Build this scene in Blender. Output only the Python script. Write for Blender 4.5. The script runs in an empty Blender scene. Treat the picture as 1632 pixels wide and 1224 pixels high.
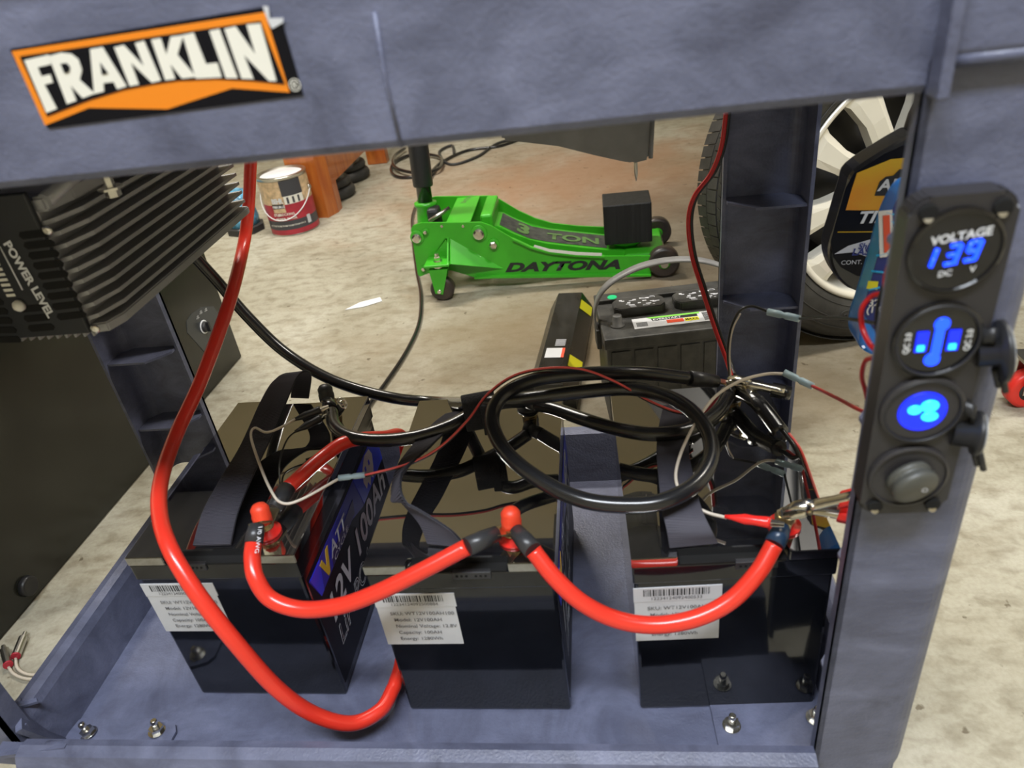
import bpy, bmesh, math, random
from mathutils import Vector as V, Matrix
random.seed(7)
S = bpy.context.scene
COL = S.collection

# ------------------------------------------------------------------ camera
CAM = V((0.22445, -0.44084, 0.83018)); FPX = 1170.0
RX, RY, RZ = 1.01444, 0.12038, 0.08453
cd = bpy.data.cameras.new('camera'); cam = bpy.data.objects.new('camera', cd); COL.objects.link(cam)
cd.sensor_fit = 'HORIZONTAL'; cd.sensor_width = 36.0; cd.lens = FPX / 1632 * 36.0
cd.clip_start = 0.02; cd.clip_end = 60
cam.location = CAM; cam.rotation_mode = 'XYZ'; cam.rotation_euler = (RX, RY, RZ)
cd.dof.use_dof = True; cd.dof.focus_distance = 1.05; cd.dof.aperture_fstop = 8.0
S.camera = cam
RM = (Matrix.Rotation(RZ, 3, 'Z') @ Matrix.Rotation(RY, 3, 'Y') @ Matrix.Rotation(RX, 3, 'X'))

# ------------------------------------------------------------------ light
w = bpy.data.worlds.new('garage_ambient'); S.world = w; w.use_nodes = True
w.node_tree.nodes['Background'].inputs[0].default_value = (0.80, 0.87, 1.0, 1)
w.node_tree.nodes['Background'].inputs[1].default_value = 0.05
def area(name, loc, sx, sy, power, col, tgt=None):
    l = bpy.data.lights.new(name, 'AREA'); l.shape = 'RECTANGLE'; l.size = sx; l.size_y = sy
    l.energy = power; l.color = col
    o = bpy.data.objects.new(name, l); COL.objects.link(o); o.location = loc
    if tgt: o.rotation_euler = (V(tgt) - V(loc)).to_track_quat('-Z', 'Y').to_euler()
    return o
area('ceiling_lamp_light_back', (-0.9, 1.9, 2.52), 1.2, 0.16, 62, (1.0, 0.95, 0.86))
area('ceiling_lamp_light_right', (1.3, 0.9, 2.52), 1.2, 0.16, 40, (1.0, 0.95, 0.86))
area('ceiling_lamp_light_front', (0.15, -0.85, 2.52), 1.4, 0.30, 66, (0.84, 0.91, 1.0))
S.view_settings.view_transform = 'Standard'; S.view_settings.look = 'None'
S.view_settings.gamma = 1.0; S.view_settings.exposure = 0.15
S.view_settings.use_curve_mapping = False

# ------------------------------------------------------------------ pixel rays to world points
def ray(u, v): return RM @ V(((u - 816) / FPX, -(v - 612) / FPX, -1))
def PZ(u, v, z): d = ray(u, v); return CAM + d * ((z - CAM.z) / d.z)
def PY(u, v, y): d = ray(u, v); return CAM + d * ((y - CAM.y) / d.y)
def PX(u, v, x): d = ray(u, v); return CAM + d * ((x - CAM.x) / d.x)

# ------------------------------------------------------------------ materials
def mat(name, c, rough=0.5, metal=0.0, spec=0.5, coat=0.0, ior=1.5, var=0.0, vscale=20, c2=None, bump=0.0, bscale=200,
        stretch=(1, 1, 1), emit=None, estr=0.0, trans=0.0, coatr=0.03, rvar=0.0, alpha=1.0):
    m = bpy.data.materials.new(name); m.use_nodes = True; nt = m.node_tree; N = nt.nodes; L = nt.links
    b = N['Principled BSDF']; I = b.inputs
    I['Base Color'].default_value = (*c, 1); I['Roughness'].default_value = rough; I['Metallic'].default_value = metal
    I['Specular IOR Level'].default_value = spec; I['IOR'].default_value = ior
    I['Coat Weight'].default_value = coat; I['Coat IOR'].default_value = max(1.5, ior); I['Coat Roughness'].default_value = coatr
    I['Transmission Weight'].default_value = trans; I['Alpha'].default_value = alpha
    if emit: I['Emission Color'].default_value = (*emit, 1); I['Emission Strength'].default_value = estr
    tc = mp = None
    def coords():
        nonlocal tc, mp
        if not tc:
            tc = N.new('ShaderNodeTexCoord'); mp = N.new('ShaderNodeMapping'); mp.inputs['Scale'].default_value = stretch
            L.new(tc.outputs['Object'], mp.inputs[0])
        return mp.outputs[0]
    if var > 0 or c2:
        n = N.new('ShaderNodeTexNoise'); n.inputs['Scale'].default_value = vscale; n.inputs['Detail'].default_value = 6
        L.new(coords(), n.inputs['Vector'])
        r = N.new('ShaderNodeValToRGB'); L.new(n.outputs['Fac'], r.inputs[0])
        d = c2 or tuple(x * (1 - var) for x in c); e = c if c2 else tuple(min(1, x * (1 + var)) for x in c)
        r.color_ramp.elements[0].color = (*d, 1); r.color_ramp.elements[1].color = (*e, 1)
        r.color_ramp.elements[0].position = 0.33; r.color_ramp.elements[1].position = 0.67
        L.new(r.outputs[0], I['Base Color'])
        if rvar:
            mr = N.new('ShaderNodeMapRange'); mr.inputs[3].default_value = rough - rvar; mr.inputs[4].default_value = rough + rvar
            L.new(n.outputs['Fac'], mr.inputs[0]); L.new(mr.outputs[0], I['Roughness'])
    if bump:
        n = N.new('ShaderNodeTexNoise'); n.inputs['Scale'].default_value = bscale; n.inputs['Detail'].default_value = 4
        L.new(coords(), n.inputs['Vector'])
        bp = N.new('ShaderNodeBump'); bp.inputs['Strength'].default_value = bump; bp.inputs['Distance'].default_value = 0.002
        L.new(n.outputs['Fac'], bp.inputs['Height']); L.new(bp.outputs[0], I['Normal'])
    return m

def concrete():
    m = bpy.data.materials.new('concrete_floor'); m.use_nodes = True; nt = m.node_tree; N = nt.nodes; L = nt.links
    b = N['Principled BSDF']; tc = N.new('ShaderNodeTexCoord')
    def noise(s, d, dist=0.0, off=(0, 0, 0), st=(1, 1, 1)):
        mp = N.new('ShaderNodeMapping'); mp.inputs['Location'].default_value = off; mp.inputs['Scale'].default_value = st
        L.new(tc.outputs['Object'], mp.inputs[0])
        n = N.new('ShaderNodeTexNoise'); n.inputs['Scale'].default_value = s; n.inputs['Detail'].default_value = d
        n.inputs['Distortion'].default_value = dist; L.new(mp.outputs[0], n.inputs['Vector']); return n.outputs['Fac']
    def ramp(src, stops):
        r = N.new('ShaderNodeValToRGB'); L.new(src, r.inputs[0]); e = r.color_ramp.elements
        while len(e) < len(stops): e.new(0.5)
        for k, (p, c) in enumerate(stops): e[k].position = p; e[k].color = (*c, 1)
        return r.outputs[0]
    def mix(kind, f, a, c):
        x = N.new('ShaderNodeMix'); x.data_type = 'RGBA'; x.blend_type = kind
        if isinstance(f, float): x.inputs[0].default_value = f
        else: L.new(f, x.inputs[0])
        L.new(a, x.inputs[6])
        if isinstance(c, tuple): x.inputs[7].default_value = (*c, 1)
        else: L.new(c, x.inputs[7])
        return x.outputs[2]
    def spot(cx, cy, r0, r1, k):      # ragged patch: oil / rust stains, and one painted shadow
        mp = N.new('ShaderNodeMapping'); mp.vector_type = 'POINT'
        mp.inputs['Location'].default_value = (-cx, -cy, 0); L.new(tc.outputs['Object'], mp.inputs[0])
        sc = N.new('ShaderNodeVectorMath'); sc.operation = 'MULTIPLY'; sc.inputs[1].default_value = (1 / r0, 1 / r1, 0)
        L.new(mp.outputs[0], sc.inputs[0])
        ln = N.new('ShaderNodeVectorMath'); ln.operation = 'LENGTH'; L.new(sc.outputs[0], ln.inputs[0])
        nz = N.new('ShaderNodeMath'); nz.operation = 'MULTIPLY_ADD'; L.new(noise(5, 5, 0.6), nz.inputs[0])
        nz.inputs[1].default_value = 1.3; L.new(ln.outputs['Value'], nz.inputs[2])
        mr = N.new('ShaderNodeMapRange'); mr.inputs[1].default_value = 0.9; mr.inputs[2].default_value = 1.9
        mr.inputs[3].default_value = k; mr.inputs[4].default_value = 0; L.new(nz.outputs[0], mr.inputs[0])
        return mr.outputs[0]
    base = ramp(noise(3.2, 8, 0.8), [(0.28, (0.29, 0.265, 0.195)), (0.5, (0.375, 0.352, 0.275)), (0.72, (0.45, 0.43, 0.355))])
    fine = ramp(noise(26, 10, 0.4, (3, 1, 0), (1, 1.6, 1)), [(0.32, (0.45, 0.40, 0.33)), (0.52, (1, 1, 1)), (0.75, (1.12, 1.12, 1.15))])
    c = mix('MULTIPLY', 0.5, base, fine)
    med = ramp(noise(9, 9, 1.2, (7, 3, 0), (.7, 1.5, 1)), [(0.34, (0.62, 0.56, 0.48)), (0.5, (1, 1, 1))])
    c = mix('MULTIPLY', 0.4, c, med)
    grain = ramp(noise(160, 4), [(0.3, (0.75, 0.73, 0.70)), (0.6, (1, 1, 1))])
    c = mix('MULTIPLY', 0.5, c, grain)
    c = mix('MIX', spot(0.35, 1.15, 0.62, 0.42, 0.75), c, (0.16, 0.10, 0.05))
    c = mix('MIX', spot(-0.05, 1.15, 0.60, 0.26, 0.42), c, (0.20, 0.155, 0.085))
    c = mix('MIX', spot(0.30, 1.75, 0.75, 0.35, 0.5), c, (0.24, 0.17, 0.10))
    c = mix('MIX', spot(0.15, 2.35, 0.75, 0.55, 0.8), c, (0.33, 0.18, 0.10))
    c = mix('MIX', spot(0.75, 1.7, 0.6, 0.5, 0.7), c, (0.10, 0.08, 0.06))
    c = mix('MIX', spot(0.65, 0.85, 0.32, 0.20, 0.75), c, (0.13, 0.10, 0.06))  # shadow cast off the car, painted into the concrete colour
    pits = ramp(noise(38, 3, 0.0, (9, 2, 0)), [(0.68, (1, 1, 1)), (0.73, (0.35, 0.30, 0.24))])
    c = mix('MULTIPLY', 0.85, c, pits)
    L.new(c, b.inputs['Base Color']); b.inputs['Roughness'].default_value = 0.55; b.inputs['Specular IOR Level'].default_value = 0.35
    bp = N.new('ShaderNodeBump'); bp.inputs['Strength'].default_value = 0.35; bp.inputs['Distance'].default_value = 0.004
    L.new(noise(60, 8, 0.3), bp.inputs['Height']); L.new(bp.outputs[0], b.inputs['Normal'])
    return m

def plastic_blue():
    m = mat('slate_blue_plastic', (0.115, 0.125, 0.19), rough=0.42, spec=0.5, bump=0.25, bscale=420)
    nt = m.node_tree; N = nt.nodes; L = nt.links; b = N['Principled BSDF']
    tc = N.new('ShaderNodeTexCoord'); mp = N.new('ShaderNodeMapping'); mp.inputs['Scale'].default_value = (1, 1, 1.7)
    L.new(tc.outputs['Object'], mp.inputs[0])
    n = N.new('ShaderNodeTexNoise'); n.inputs['Scale'].default_value = 11; n.inputs['Detail'].default_value = 9
    n.inputs['Distortion'].default_value = 1.4; n.inputs['Roughness'].default_value = 0.62
    L.new(mp.outputs[0], n.inputs['Vector'])
    r = N.new('ShaderNodeValToRGB'); L.new(n.outputs['Fac'], r.inputs[0]); e = r.color_ramp.elements
    e[0].position = 0.30; e[0].color = (0.085, 0.092, 0.145, 1); e[1].position = 0.72; e[1].color = (0.185, 0.200, 0.30, 1)
    x = e.new(0.5); x.color = (0.130, 0.142, 0.218, 1)
    n2 = N.new('ShaderNodeTexNoise'); n2.inputs['Scale'].default_value = 70; n2.inputs['Detail'].default_value = 8; n2.inputs['Roughness'].default_value = 0.7
    mp2 = N.new('ShaderNodeMapping'); mp2.inputs['Scale'].default_value = (.5, 1, 1.3); L.new(tc.outputs['Object'], mp2.inputs[0]); L.new(mp2.outputs[0], n2.inputs['Vector'])
    r2 = N.new('ShaderNodeValToRGB'); L.new(n2.outputs['Fac'], r2.inputs[0]); r2.color_ramp.elements[0].position = .35; r2.color_ramp.elements[0].color = (.78, .78, .80, 1); r2.color_ramp.elements[1].position = .65
    mx = N.new('ShaderNodeMix'); mx.data_type = 'RGBA'; mx.blend_type = 'MULTIPLY'; mx.inputs[0].default_value = 0.8
    L.new(r.outputs[0], mx.inputs[6]); L.new(r2.outputs[0], mx.inputs[7]); L.new(mx.outputs[2], b.inputs['Base Color'])
    mr = N.new('ShaderNodeMapRange'); mr.inputs[3].default_value = 0.30; mr.inputs[4].default_value = 0.55
    L.new(n.outputs['Fac'], mr.inputs[0]); L.new(mr.outputs[0], b.inputs['Roughness'])
    return m

M = dict(
    floor=concrete(), wall=mat('painted_drywall', (0.72, 0.66, 0.50), 0.8, var=0.04, vscale=3),
    blue=plastic_blue(),
    bat=mat('gloss_black_case', (0.006, 0.007, 0.010), 0.09, spec=0.5, coat=0.25, bump=0.03, bscale=60),
    top=mat('mirror_black_lid', (0.008, 0.008, 0.009), 0.03, spec=1.0, coat=1.0, ior=2.3, coatr=0.02),
    red=mat('red_cable_sheath', (0.80, 0.040, 0.022), 0.28, coat=0.3, coatr=0.2),
    rcap=mat('red_rubber', (0.78, 0.055, 0.02), 0.45), blk=mat('black_cable_sheath', (0.012, 0.012, 0.013), 0.25, coat=0.4, coatr=0.15),
    rub=mat('black_rubber', (0.018, 0.018, 0.020), 0.42), matte=mat('matte_black_plastic', (0.022, 0.022, 0.024), 0.5, bump=0.15, bscale=500),
    web=mat('black_webbing', (0.020, 0.020, 0.026), 0.62, spec=0.3),
    weave=mat('grey_woven_yarn', (0.065, 0.062, 0.080), 0.7, spec=0.3),
    velcro=mat('black_velcro', (0.014, 0.014, 0.018), 0.9, bump=1.0, bscale=900, var=0.5, vscale=600),
    sleeve=mat('heat_shrink', (0.035, 0.035, 0.038), 0.35), sleeveblue=mat('blue_tinted_heat_shrink', (0.02, 0.045, 0.09), 0.3),
    white=mat('white_print', (0.75, 0.76, 0.78), 0.5), cream=mat('cream_print', (0.82, 0.80, 0.72), 0.45),
    paper=mat('white_paper_sticker', (0.62, 0.63, 0.66), 0.45, var=0.04, vscale=30), ink=mat('black_ink', (0.02, 0.02, 0.022), 0.5),
    greyink=mat('faded_ink', (0.16, 0.16, 0.17), 0.5), orange=mat('orange_vinyl', (0.86, 0.25, 0.012), 0.4),
    vinyl=mat('black_vinyl', (0.006, 0.006, 0.009), 0.4, spec=0.15),
    chrome=mat('zinc_plated_steel', (0.72, 0.70, 0.64), 0.22, metal=1.0, var=0.15, vscale=90),
    brass=mat('yellow_zinc', (0.70, 0.60, 0.38), 0.28, metal=1.0),
    alu=mat('brushed_aluminium', (0.36, 0.36, 0.37), 0.42, metal=0.35, var=0.12, vscale=40, stretch=(1, .2, 1), rvar=0.06),
    endplate=mat('black_end_plate', (0.015, 0.017, 0.021), 0.42, var=0.15, vscale=40), hole=mat('dark_slot', (0.001, 0.001, 0.001), 0.9),
    green=mat('green_gloss_paint', (0.045, 0.40, 0.015), 0.36, coat=0.25, coatr=0.2, var=0.10, vscale=14),
    gdark=mat('worn_black_decal', (0.030, 0.032, 0.030), 0.6, var=0.5, vscale=60, c2=(0.07, 0.075, 0.06)),
    gfade=mat('faded_green_print', (0.10, 0.20, 0.06), 0.5), 
    poly=mat('black_polymer_wheel', (0.020, 0.018, 0.017), 0.4, var=0.4, vscale=30, c2=(0.06, 0.04, 0.03)),
    blockm=mat('black_rubber_block', (0.010, 0.010, 0.010), 0.6, var=0.5, vscale=60, bump=0.5, bscale=120, stretch=(1, 1, .1)),
    dustbat=mat('dusty_black_polypropylene', (0.022, 0.022, 0.022), 0.5, c2=(0.055, 0.054, 0.05), vscale=45, bump=0.3, bscale=260),
    grey=mat('grey_plastic', (0.20, 0.20, 0.205), 0.45, var=0.15, vscale=30), lead=mat('lead_terminal', (0.13, 0.13, 0.13), 0.55, metal=0.6),
    gdot=mat('green_indicator', (0.02, 0.55, 0.22), 0.3), lime=mat('lime_print', (0.25, 0.70, 0.10), 0.5),
    yellow=mat('yellow_sticker', (0.80, 0.74, 0.02), 0.45), redp=mat('red_print', (0.75, 0.09, 0.04), 0.5),
    cabinet=mat('black_cabinet_laminate', (0.012, 0.012, 0.009), 0.22, var=0.4, vscale=8, bump=0.06, bscale=50),
    dial=mat('dial_plate', (0.045, 0.048, 0.052), 0.3),
    tyre=mat('tyre_rubber', (0.030, 0.029, 0.027), 0.6, var=0.35, vscale=25, bump=0.25, bscale=90),
    rim=mat('champagne_alloy', (0.86, 0.83, 0.74), 0.26, metal=0.35, coat=0.6, coatr=0.08),
    disc=mat('brake_metal', (0.06, 0.06, 0.065), 0.4, metal=0.7), gap=mat('dark_recess', (0.006, 0.006, 0.006), 0.7),
    wood=mat('varnished_red_wood', (0.55, 0.17, 0.03), 0.35, c2=(0.38, 0.085, 0.015), vscale=9, stretch=(4, 4, .6), coat=0.3),
    canred=mat('maroon_label', (0.42, 0.025, 0.045), 0.4, var=0.12, vscale=30), canbeige=mat('beige_label', (0.62, 0.45, 0.27), 0.5, var=0.25, vscale=60),
    cangrey=mat('charcoal_label', (0.055, 0.055, 0.065), 0.45), steel=mat('steel', (0.55, 0.54, 0.50), 0.3, metal=1.0),
    bluegel=mat('blue_gel', (0.10, 0.32, 0.50), 0.2, var=0.5, vscale=60), 
    bluebot=mat('blue_bottle_plastic', (0.006, 0.24, 1.0), 0.30, coat=0.3, var=0.25, vscale=12),
    navy=mat('navy_label', (0.008, 0.022, 0.20), 0.35), cyanp=mat('cyan_print', (0.02, 0.42, 0.80), 0.4),
    sun=mat('amber_label', (0.80, 0.22, 0.01), 0.35, c2=(0.78, 0.52, 0.02), vscale=9),
    blueL=mat('blue_vinyl', (0.020, 0.050, 0.90), 0.3, coat=0.2), purple=mat('dark_purple_vinyl', (0.022, 0.010, 0.11), 0.35),
    indigo=mat('indigo_vinyl', (0.020, 0.026, 0.46), 0.35), gold=mat('gold_print', (0.80, 0.50, 0.03), 0.4),
    lgrey=mat('light_grey_print', (0.60, 0.61, 0.66), 0.35), outl=mat('grey_outline_print', (0.10, 0.10, 0.12), 0.35),
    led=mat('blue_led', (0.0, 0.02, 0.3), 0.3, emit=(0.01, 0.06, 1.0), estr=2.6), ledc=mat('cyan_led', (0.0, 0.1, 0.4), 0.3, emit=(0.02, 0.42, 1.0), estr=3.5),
    ledd=mat('deep_blue_led', (0.0, 0.01, 0.2), 0.3, emit=(0.008, 0.02, 0.9), estr=1.6),
    glassb=mat('black_lens', (0.006, 0.006, 0.007), 0.06, spec=0.8), panel=mat('panel_charcoal', (0.030, 0.028, 0.030), 0.36, bump=0.1, bscale=600),
    knob=mat('worn_grey_rubber', (0.075, 0.075, 0.065), 0.45), conn=mat('pale_blue_crimp', (0.42, 0.56, 0.62), 0.3, trans=0.25),
    wwire=mat('off_white_wire', (0.60, 0.53, 0.44), 0.45), rwire=mat('red_wire', (0.50, 0.010, 0.012), 0.35), pinkw=mat('bright_red_wire', (0.80, 0.10, 0.09), 0.35),
    bwire=mat('black_wire', (0.010, 0.010, 0.010), 0.35), boot=mat('red_vinyl_boot', (0.85, 0.025, 0.020), 0.3, coat=0.3),
    greyfl=mat('pale_grey_cap', (0.28, 0.30, 0.33), 0.35), lamp=mat('lamp_diffuser', (0.9, 0.9, 0.9), 0.5, emit=(1, 0.94, 0.85), estr=12),
    carpaint=mat('dark_car_paint', (0.025, 0.027, 0.030), 0.5, spec=0.3),
    redwheel=mat('red_urethane', (0.75, 0.03, 0.02), 0.35), rubdark=mat('rubber_trim', (0.03, 0.03, 0.03), 0.55),
)

# ------------------------------------------------------------------ mesh builder
class MB:
    def __init__(s): s.bm = bmesh.new()
    def face(s, pts, smooth=False):
        f = s.bm.faces.new([s.bm.verts.new(p) for p in pts]); f.smooth = smooth; return f
    def box(s, lo, hi, bev=0.0, seg=2):
        lo, hi = V(lo), V(hi)
        r = bmesh.ops.create_cube(s.bm, size=1, matrix=Matrix.Translation((lo + hi) / 2) @ Matrix.Diagonal((*(hi - lo), 1)))
        if bev:
            ed = list({e for v in r['verts'] for e in v.link_edges})
            bmesh.ops.bevel(s.bm, geom=ed, offset=bev, segments=seg, affect='EDGES', profile=0.5)
        return s
    def prism(s, pts, vec, bev=0.0):
        a = [s.bm.verts.new(p) for p in pts]; b = [s.bm.verts.new(V(p) + V(vec)) for p in pts]; n = len(a)
        fs = [s.bm.faces.new(a), s.bm.faces.new(b[::-1])]
        for i in range(n): fs.append(s.bm.faces.new((a[i], b[i], b[(i + 1) % n], a[(i + 1) % n])))
        if bev: bmesh.ops.bevel(s.bm, geom=list({e for f in fs for e in f.edges}), offset=bev, segments=2, affect='EDGES')
        return s
    def loft(s, rings, cap=True, closed=True, smooth=True):
        vs = [[s.bm.verts.new(p) for p in r] for r in rings]; n = len(vs[0])
        for a, b in zip(vs, vs[1:]):
            for i in range(n if closed else n - 1):
                f = s.bm.faces.new((a[i], a[(i + 1) % n], b[(i + 1) % n], b[i])); f.smooth = smooth
        if cap and closed: s.bm.faces.new(vs[0][::-1]); s.bm.faces.new(vs[-1])
        return s
    def lathe(s, o, axis, prof, n=28, smooth=True, cap=True):   # prof: (distance along axis, radius)
        o = V(o); ax = V(axis).normalized(); t = V((0, 0, 1)) if abs(ax.z) < .9 else V((1, 0, 0))
        x = ax.cross(t).normalized(); y = ax.cross(x)
        return s.loft([[o + ax * h + (x * math.cos(k * 2 * math.pi / n) + y * math.sin(k * 2 * math.pi / n)) * max(r, 1e-5) for k in range(n)] for h, r in prof], smooth=smooth, cap=cap)
    def cyl(s, p0, p1, r, r1=None, n=24):
        p0, p1 = V(p0), V(p1); L = (p1 - p0).length; return s.lathe(p0, p1 - p0, [(0, r), (L, r if r1 is None else r1)], n)
    def hexa(s, p0, p1, r): s.lathe(p0, V(p1) - V(p0), [(0, r), ((V(p1) - V(p0)).length, r)], 6, smooth=False); return s
    def tube(s, pts, r, n=14, cap=True, rr=None):
        pts = [V(p) for p in pts]; rings = []; up = None
        for i, p in enumerate(pts):
            t = (pts[min(i + 1, len(pts) - 1)] - pts[max(i - 1, 0)]).normalized()
            if up is None:
                up = t.cross(V((0, 0, 1)) if abs(t.z) < .9 else V((1, 0, 0))).normalized()
            up = (up - t * up.dot(t)).normalized(); q = t.cross(up); R = rr[i] if rr else r
            rings.append([p + (up * math.cos(k * 2 * math.pi / n) + q * math.sin(k * 2 * math.pi / n)) * R for k in range(n)])
        return s.loft(rings, cap=cap)
    def torus(s, c, axis, R, r, n=36, m=10):
        c = V(c); ax = V(axis).normalized(); t = V((0, 0, 1)) if abs(ax.z) < .9 else V((1, 0, 0)); x = ax.cross(t).normalized(); y = ax.cross(x)
        rings = []
        for k in range(n + 1):
            d = x * math.cos(k * 2 * math.pi / n) + y * math.sin(k * 2 * math.pi / n)
            rings.append([c + d * (R + r * math.cos(j * 2 * math.pi / m)) + ax * r * math.sin(j * 2 * math.pi / m) for j in range(m)])
        return s.loft(rings, cap=False)
    def ball(s, c, r, sc=(1, 1, 1)):
        g = bmesh.ops.create_uvsphere(s.bm, u_segments=20, v_segments=12, radius=r, matrix=Matrix.Translation(V(c)) @ Matrix.Diagonal((*sc, 1)))
        for v in g['verts']:
            for f in v.link_faces: f.smooth = True
        return s
    def ribbon(s, pts, wv, th=0.0016):
        pts = [V(p) for p in pts]; rings = []
        for i, p in enumerate(pts):
            t = (pts[min(i + 1, len(pts) - 1)] - pts[max(i - 1, 0)]).normalized(); w_ = V(wv[i]); n = t.cross(w_).normalized() * th / 2; h = w_ / 2
            rings.append([p - h - n, p + h - n, p + h + n, p - h + n])
        return s.loft(rings, smooth=True)
    def out(s, name, m, parent=None, recalc=True):
        if recalc: bmesh.ops.recalc_face_normals(s.bm, faces=s.bm.faces)
        if parent is not None:
            inv = wmat(parent).inverted(); bmesh.ops.transform(s.bm, matrix=inv, verts=s.bm.verts)
        me = bpy.data.meshes.new(name); s.bm.to_mesh(me); s.bm.free()
        me.materials.append(M[m] if isinstance(m, str) else m)
        o = bpy.data.objects.new(name, me); COL.objects.link(o); o.parent = parent
        return o
def wmat(o):
    m = o.matrix_basis.copy()
    while o.parent: o = o.parent; m = o.matrix_basis @ m
    return m
def thing(name, label, cat, loc=(0, 0, 0), rz=0, group=None):
    o = bpy.data.objects.new(name, None); COL.objects.link(o); o.empty_display_size = 0.02
    o.location = loc; o.rotation_euler = (0, 0, rz); o['label'] = label; o['category'] = cat
    if group: o['group'] = group
    return o
def tag(o, label, cat, group=None):
    o['label'] = label; o['category'] = cat
    if group: o['group'] = group
    return o
def struct(name, mb, m): o = mb.out(name, m); o['kind'] = 'structure'; return o
def lab(o, l): o['label'] = l; return o
def spline(pts, k=10):
    pts = [V(p) for p in pts]; q = [pts[0] * 2 - pts[1]] + pts + [pts[-1] * 2 - pts[-2]]; out = []
    for i in range(1, len(q) - 2):
        a, b, c, d = q[i - 1:i + 3]
        for j in range(k):
            t = j / k
            out.append(0.5 * ((2 * b) + (c - a) * t + (2 * a - 5 * b + 4 * c - d) * t * t + (3 * b - a - 3 * c + d) * t ** 3))
    return out + [pts[-1]]
def path(spec, k=10):   # (u, v, 'y'|'z'|'x', value)
    f = {'y': PY, 'z': PZ, 'x': PX}; return spline([f[a](u, v, c) for u, v, a, c in spec], k)
def rrect(w, h, r, n=6):
    out = []
    for cx, cy, a0 in ((w / 2 - r, h / 2 - r, 0), (-w / 2 + r, h / 2 - r, 90), (-w / 2 + r, -h / 2 + r, 180), (w / 2 - r, -h / 2 + r, 270)):
        for k in range(n + 1):
            a = math.radians(a0 + 90 * k / n); out.append((cx + r * math.cos(a), cy + r * math.sin(a)))
    return out
def text(s, o, x, y, size, m, parent, name='lettering', bold=0.0, align='LEFT', sx=1.0, shear=0.0, outline=0.0):
    c = bpy.data.curves.new('text', 'FONT'); c.body = s; c.size = 1; c.offset = bold; c.align_x = align; c.shear = shear; c.resolution_u = 3
    if outline: c.fill_mode = 'NONE'; c.bevel_depth = outline; c.bevel_resolution = 0
    t = bpy.data.objects.new('text', c); COL.objects.link(t)
    me = bpy.data.meshes.new_from_object(t.evaluated_get(bpy.context.evaluated_depsgraph_get()))
    bpy.data.objects.remove(t); bpy.data.curves.remove(c)
    X, Y_ = V(x).normalized() * size * sx, V(y).normalized() * size; Zv = X.cross(Y_).normalized() * size * .12
    mt = Matrix(((X.x, Y_.x, Zv.x, o[0]), (X.y, Y_.y, Zv.y, o[1]), (X.z, Y_.z, Zv.z, o[2]), (0, 0, 0, 1)))
    me.transform((wmat(parent).inverted() if parent else Matrix()) @ mt)
    me.materials.clear(); me.materials.append(M[m]); me.name = name
    ob = bpy.data.objects.new(name, me); COL.objects.link(ob); ob.parent = parent
    return ob

# ------------------------------------------------------------------ room
struct('floor', MB().box((-3.2, -3, -0.05), (3.2, 5.2, 0)), 'floor')
struct('ceiling', MB().box((-3.3, -3.1, 2.6), (3.3, 5.3, 2.65)), 'wall')
struct('wall_back', MB().box((-3.2, 5.2, 0), (3.2, 5.3, 2.6)), 'wall')
struct('wall_left', MB().box((-3.3, -3, 0), (-3.2, 5.2, 2.6)), 'wall')
struct('wall_right', MB().box((3.2, -3, 0), (3.3, 5.2, 2.6)), 'wall')
struct('wall_front', MB().box((-3.2, -3.1, 0), (3.2, -3, 2.6)), 'wall')

# ------------------------------------------------------------------ utility cart
cart = thing('utility_cart', 'slate blue plastic two shelf utility cart carrying the batteries', 'cart', (0, 0.17, 0))
ZB = 0.17
# lower tray: bed + four sloped walls with a rounded lip
mb = MB(); mb.box((-0.36, -0.045, ZB - 0.012), (0.405, 0.352, ZB), 0.0)
def wall_prof(pa, pb, outn, ht=0.062, sl=0.022, ext=True):
    """sloped wall from a to b, outward direction outn"""
    a, b, n = V(pa), V(pb), V(outn); pr = [(0, -0.012), (0, 0), (sl, ht - .012), (sl + .004, ht - .003), (sl + .012, ht), (sl + .022, ht - .003), (sl + .027, ht - .012), (sl + .028, ht - 0.05), (sl + .020, ht - .05), (sl + .018, ht - .02), (sl + .010, ht - .02), (.008, -.012)]
    e = (b - a).normalized(); rings = []
    for q, sg in ((a, -1), (b, 1)): rings.append([q + n * d + V((0, 0, h)) + e * sg * ((min(max(d, 0), .02) if ext else -.012 if sg < 0 else -.034)) for d, h in pr])
    return rings
for a, b, n in (((-0.36, -0.045), (0.405, -0.045), (0, -1)), ((-0.36, 0.352), (0.405, 0.352), (0, 1)), ((-0.36, -0.045), (-0.36, 0.352), (-1, 0)), ((0.405, -0.045), (0.405, 0.352), (1, 0))):
    mb.loft(wall_prof((*a, ZB), (*b, ZB), (*n, 0), sl=0.022 if n[0] == 0 else .008, ht=0.065, ext=(n[1] >= 0)), smooth=False)
mb.out('lower_tray', 'blue', cart)
# raised seams / corner mounting plates on the bed
for nm, pts in (('mounting_plate', [(68, 1222), (128, 1149), (262, 1147), (281, 1157), (282, 1168), (258, 1212)]), ('mounting_plate', [(1150, 1215), (1118, 1062), (1122, 1050), (1290, 1048), (1306, 1215)])):
    mb = MB(); mb.prism([PZ(u, v, ZB + 0.0012) for u, v in pts], (0, 0, 0.0028)); mb.out(nm, 'blue', cart)
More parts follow.
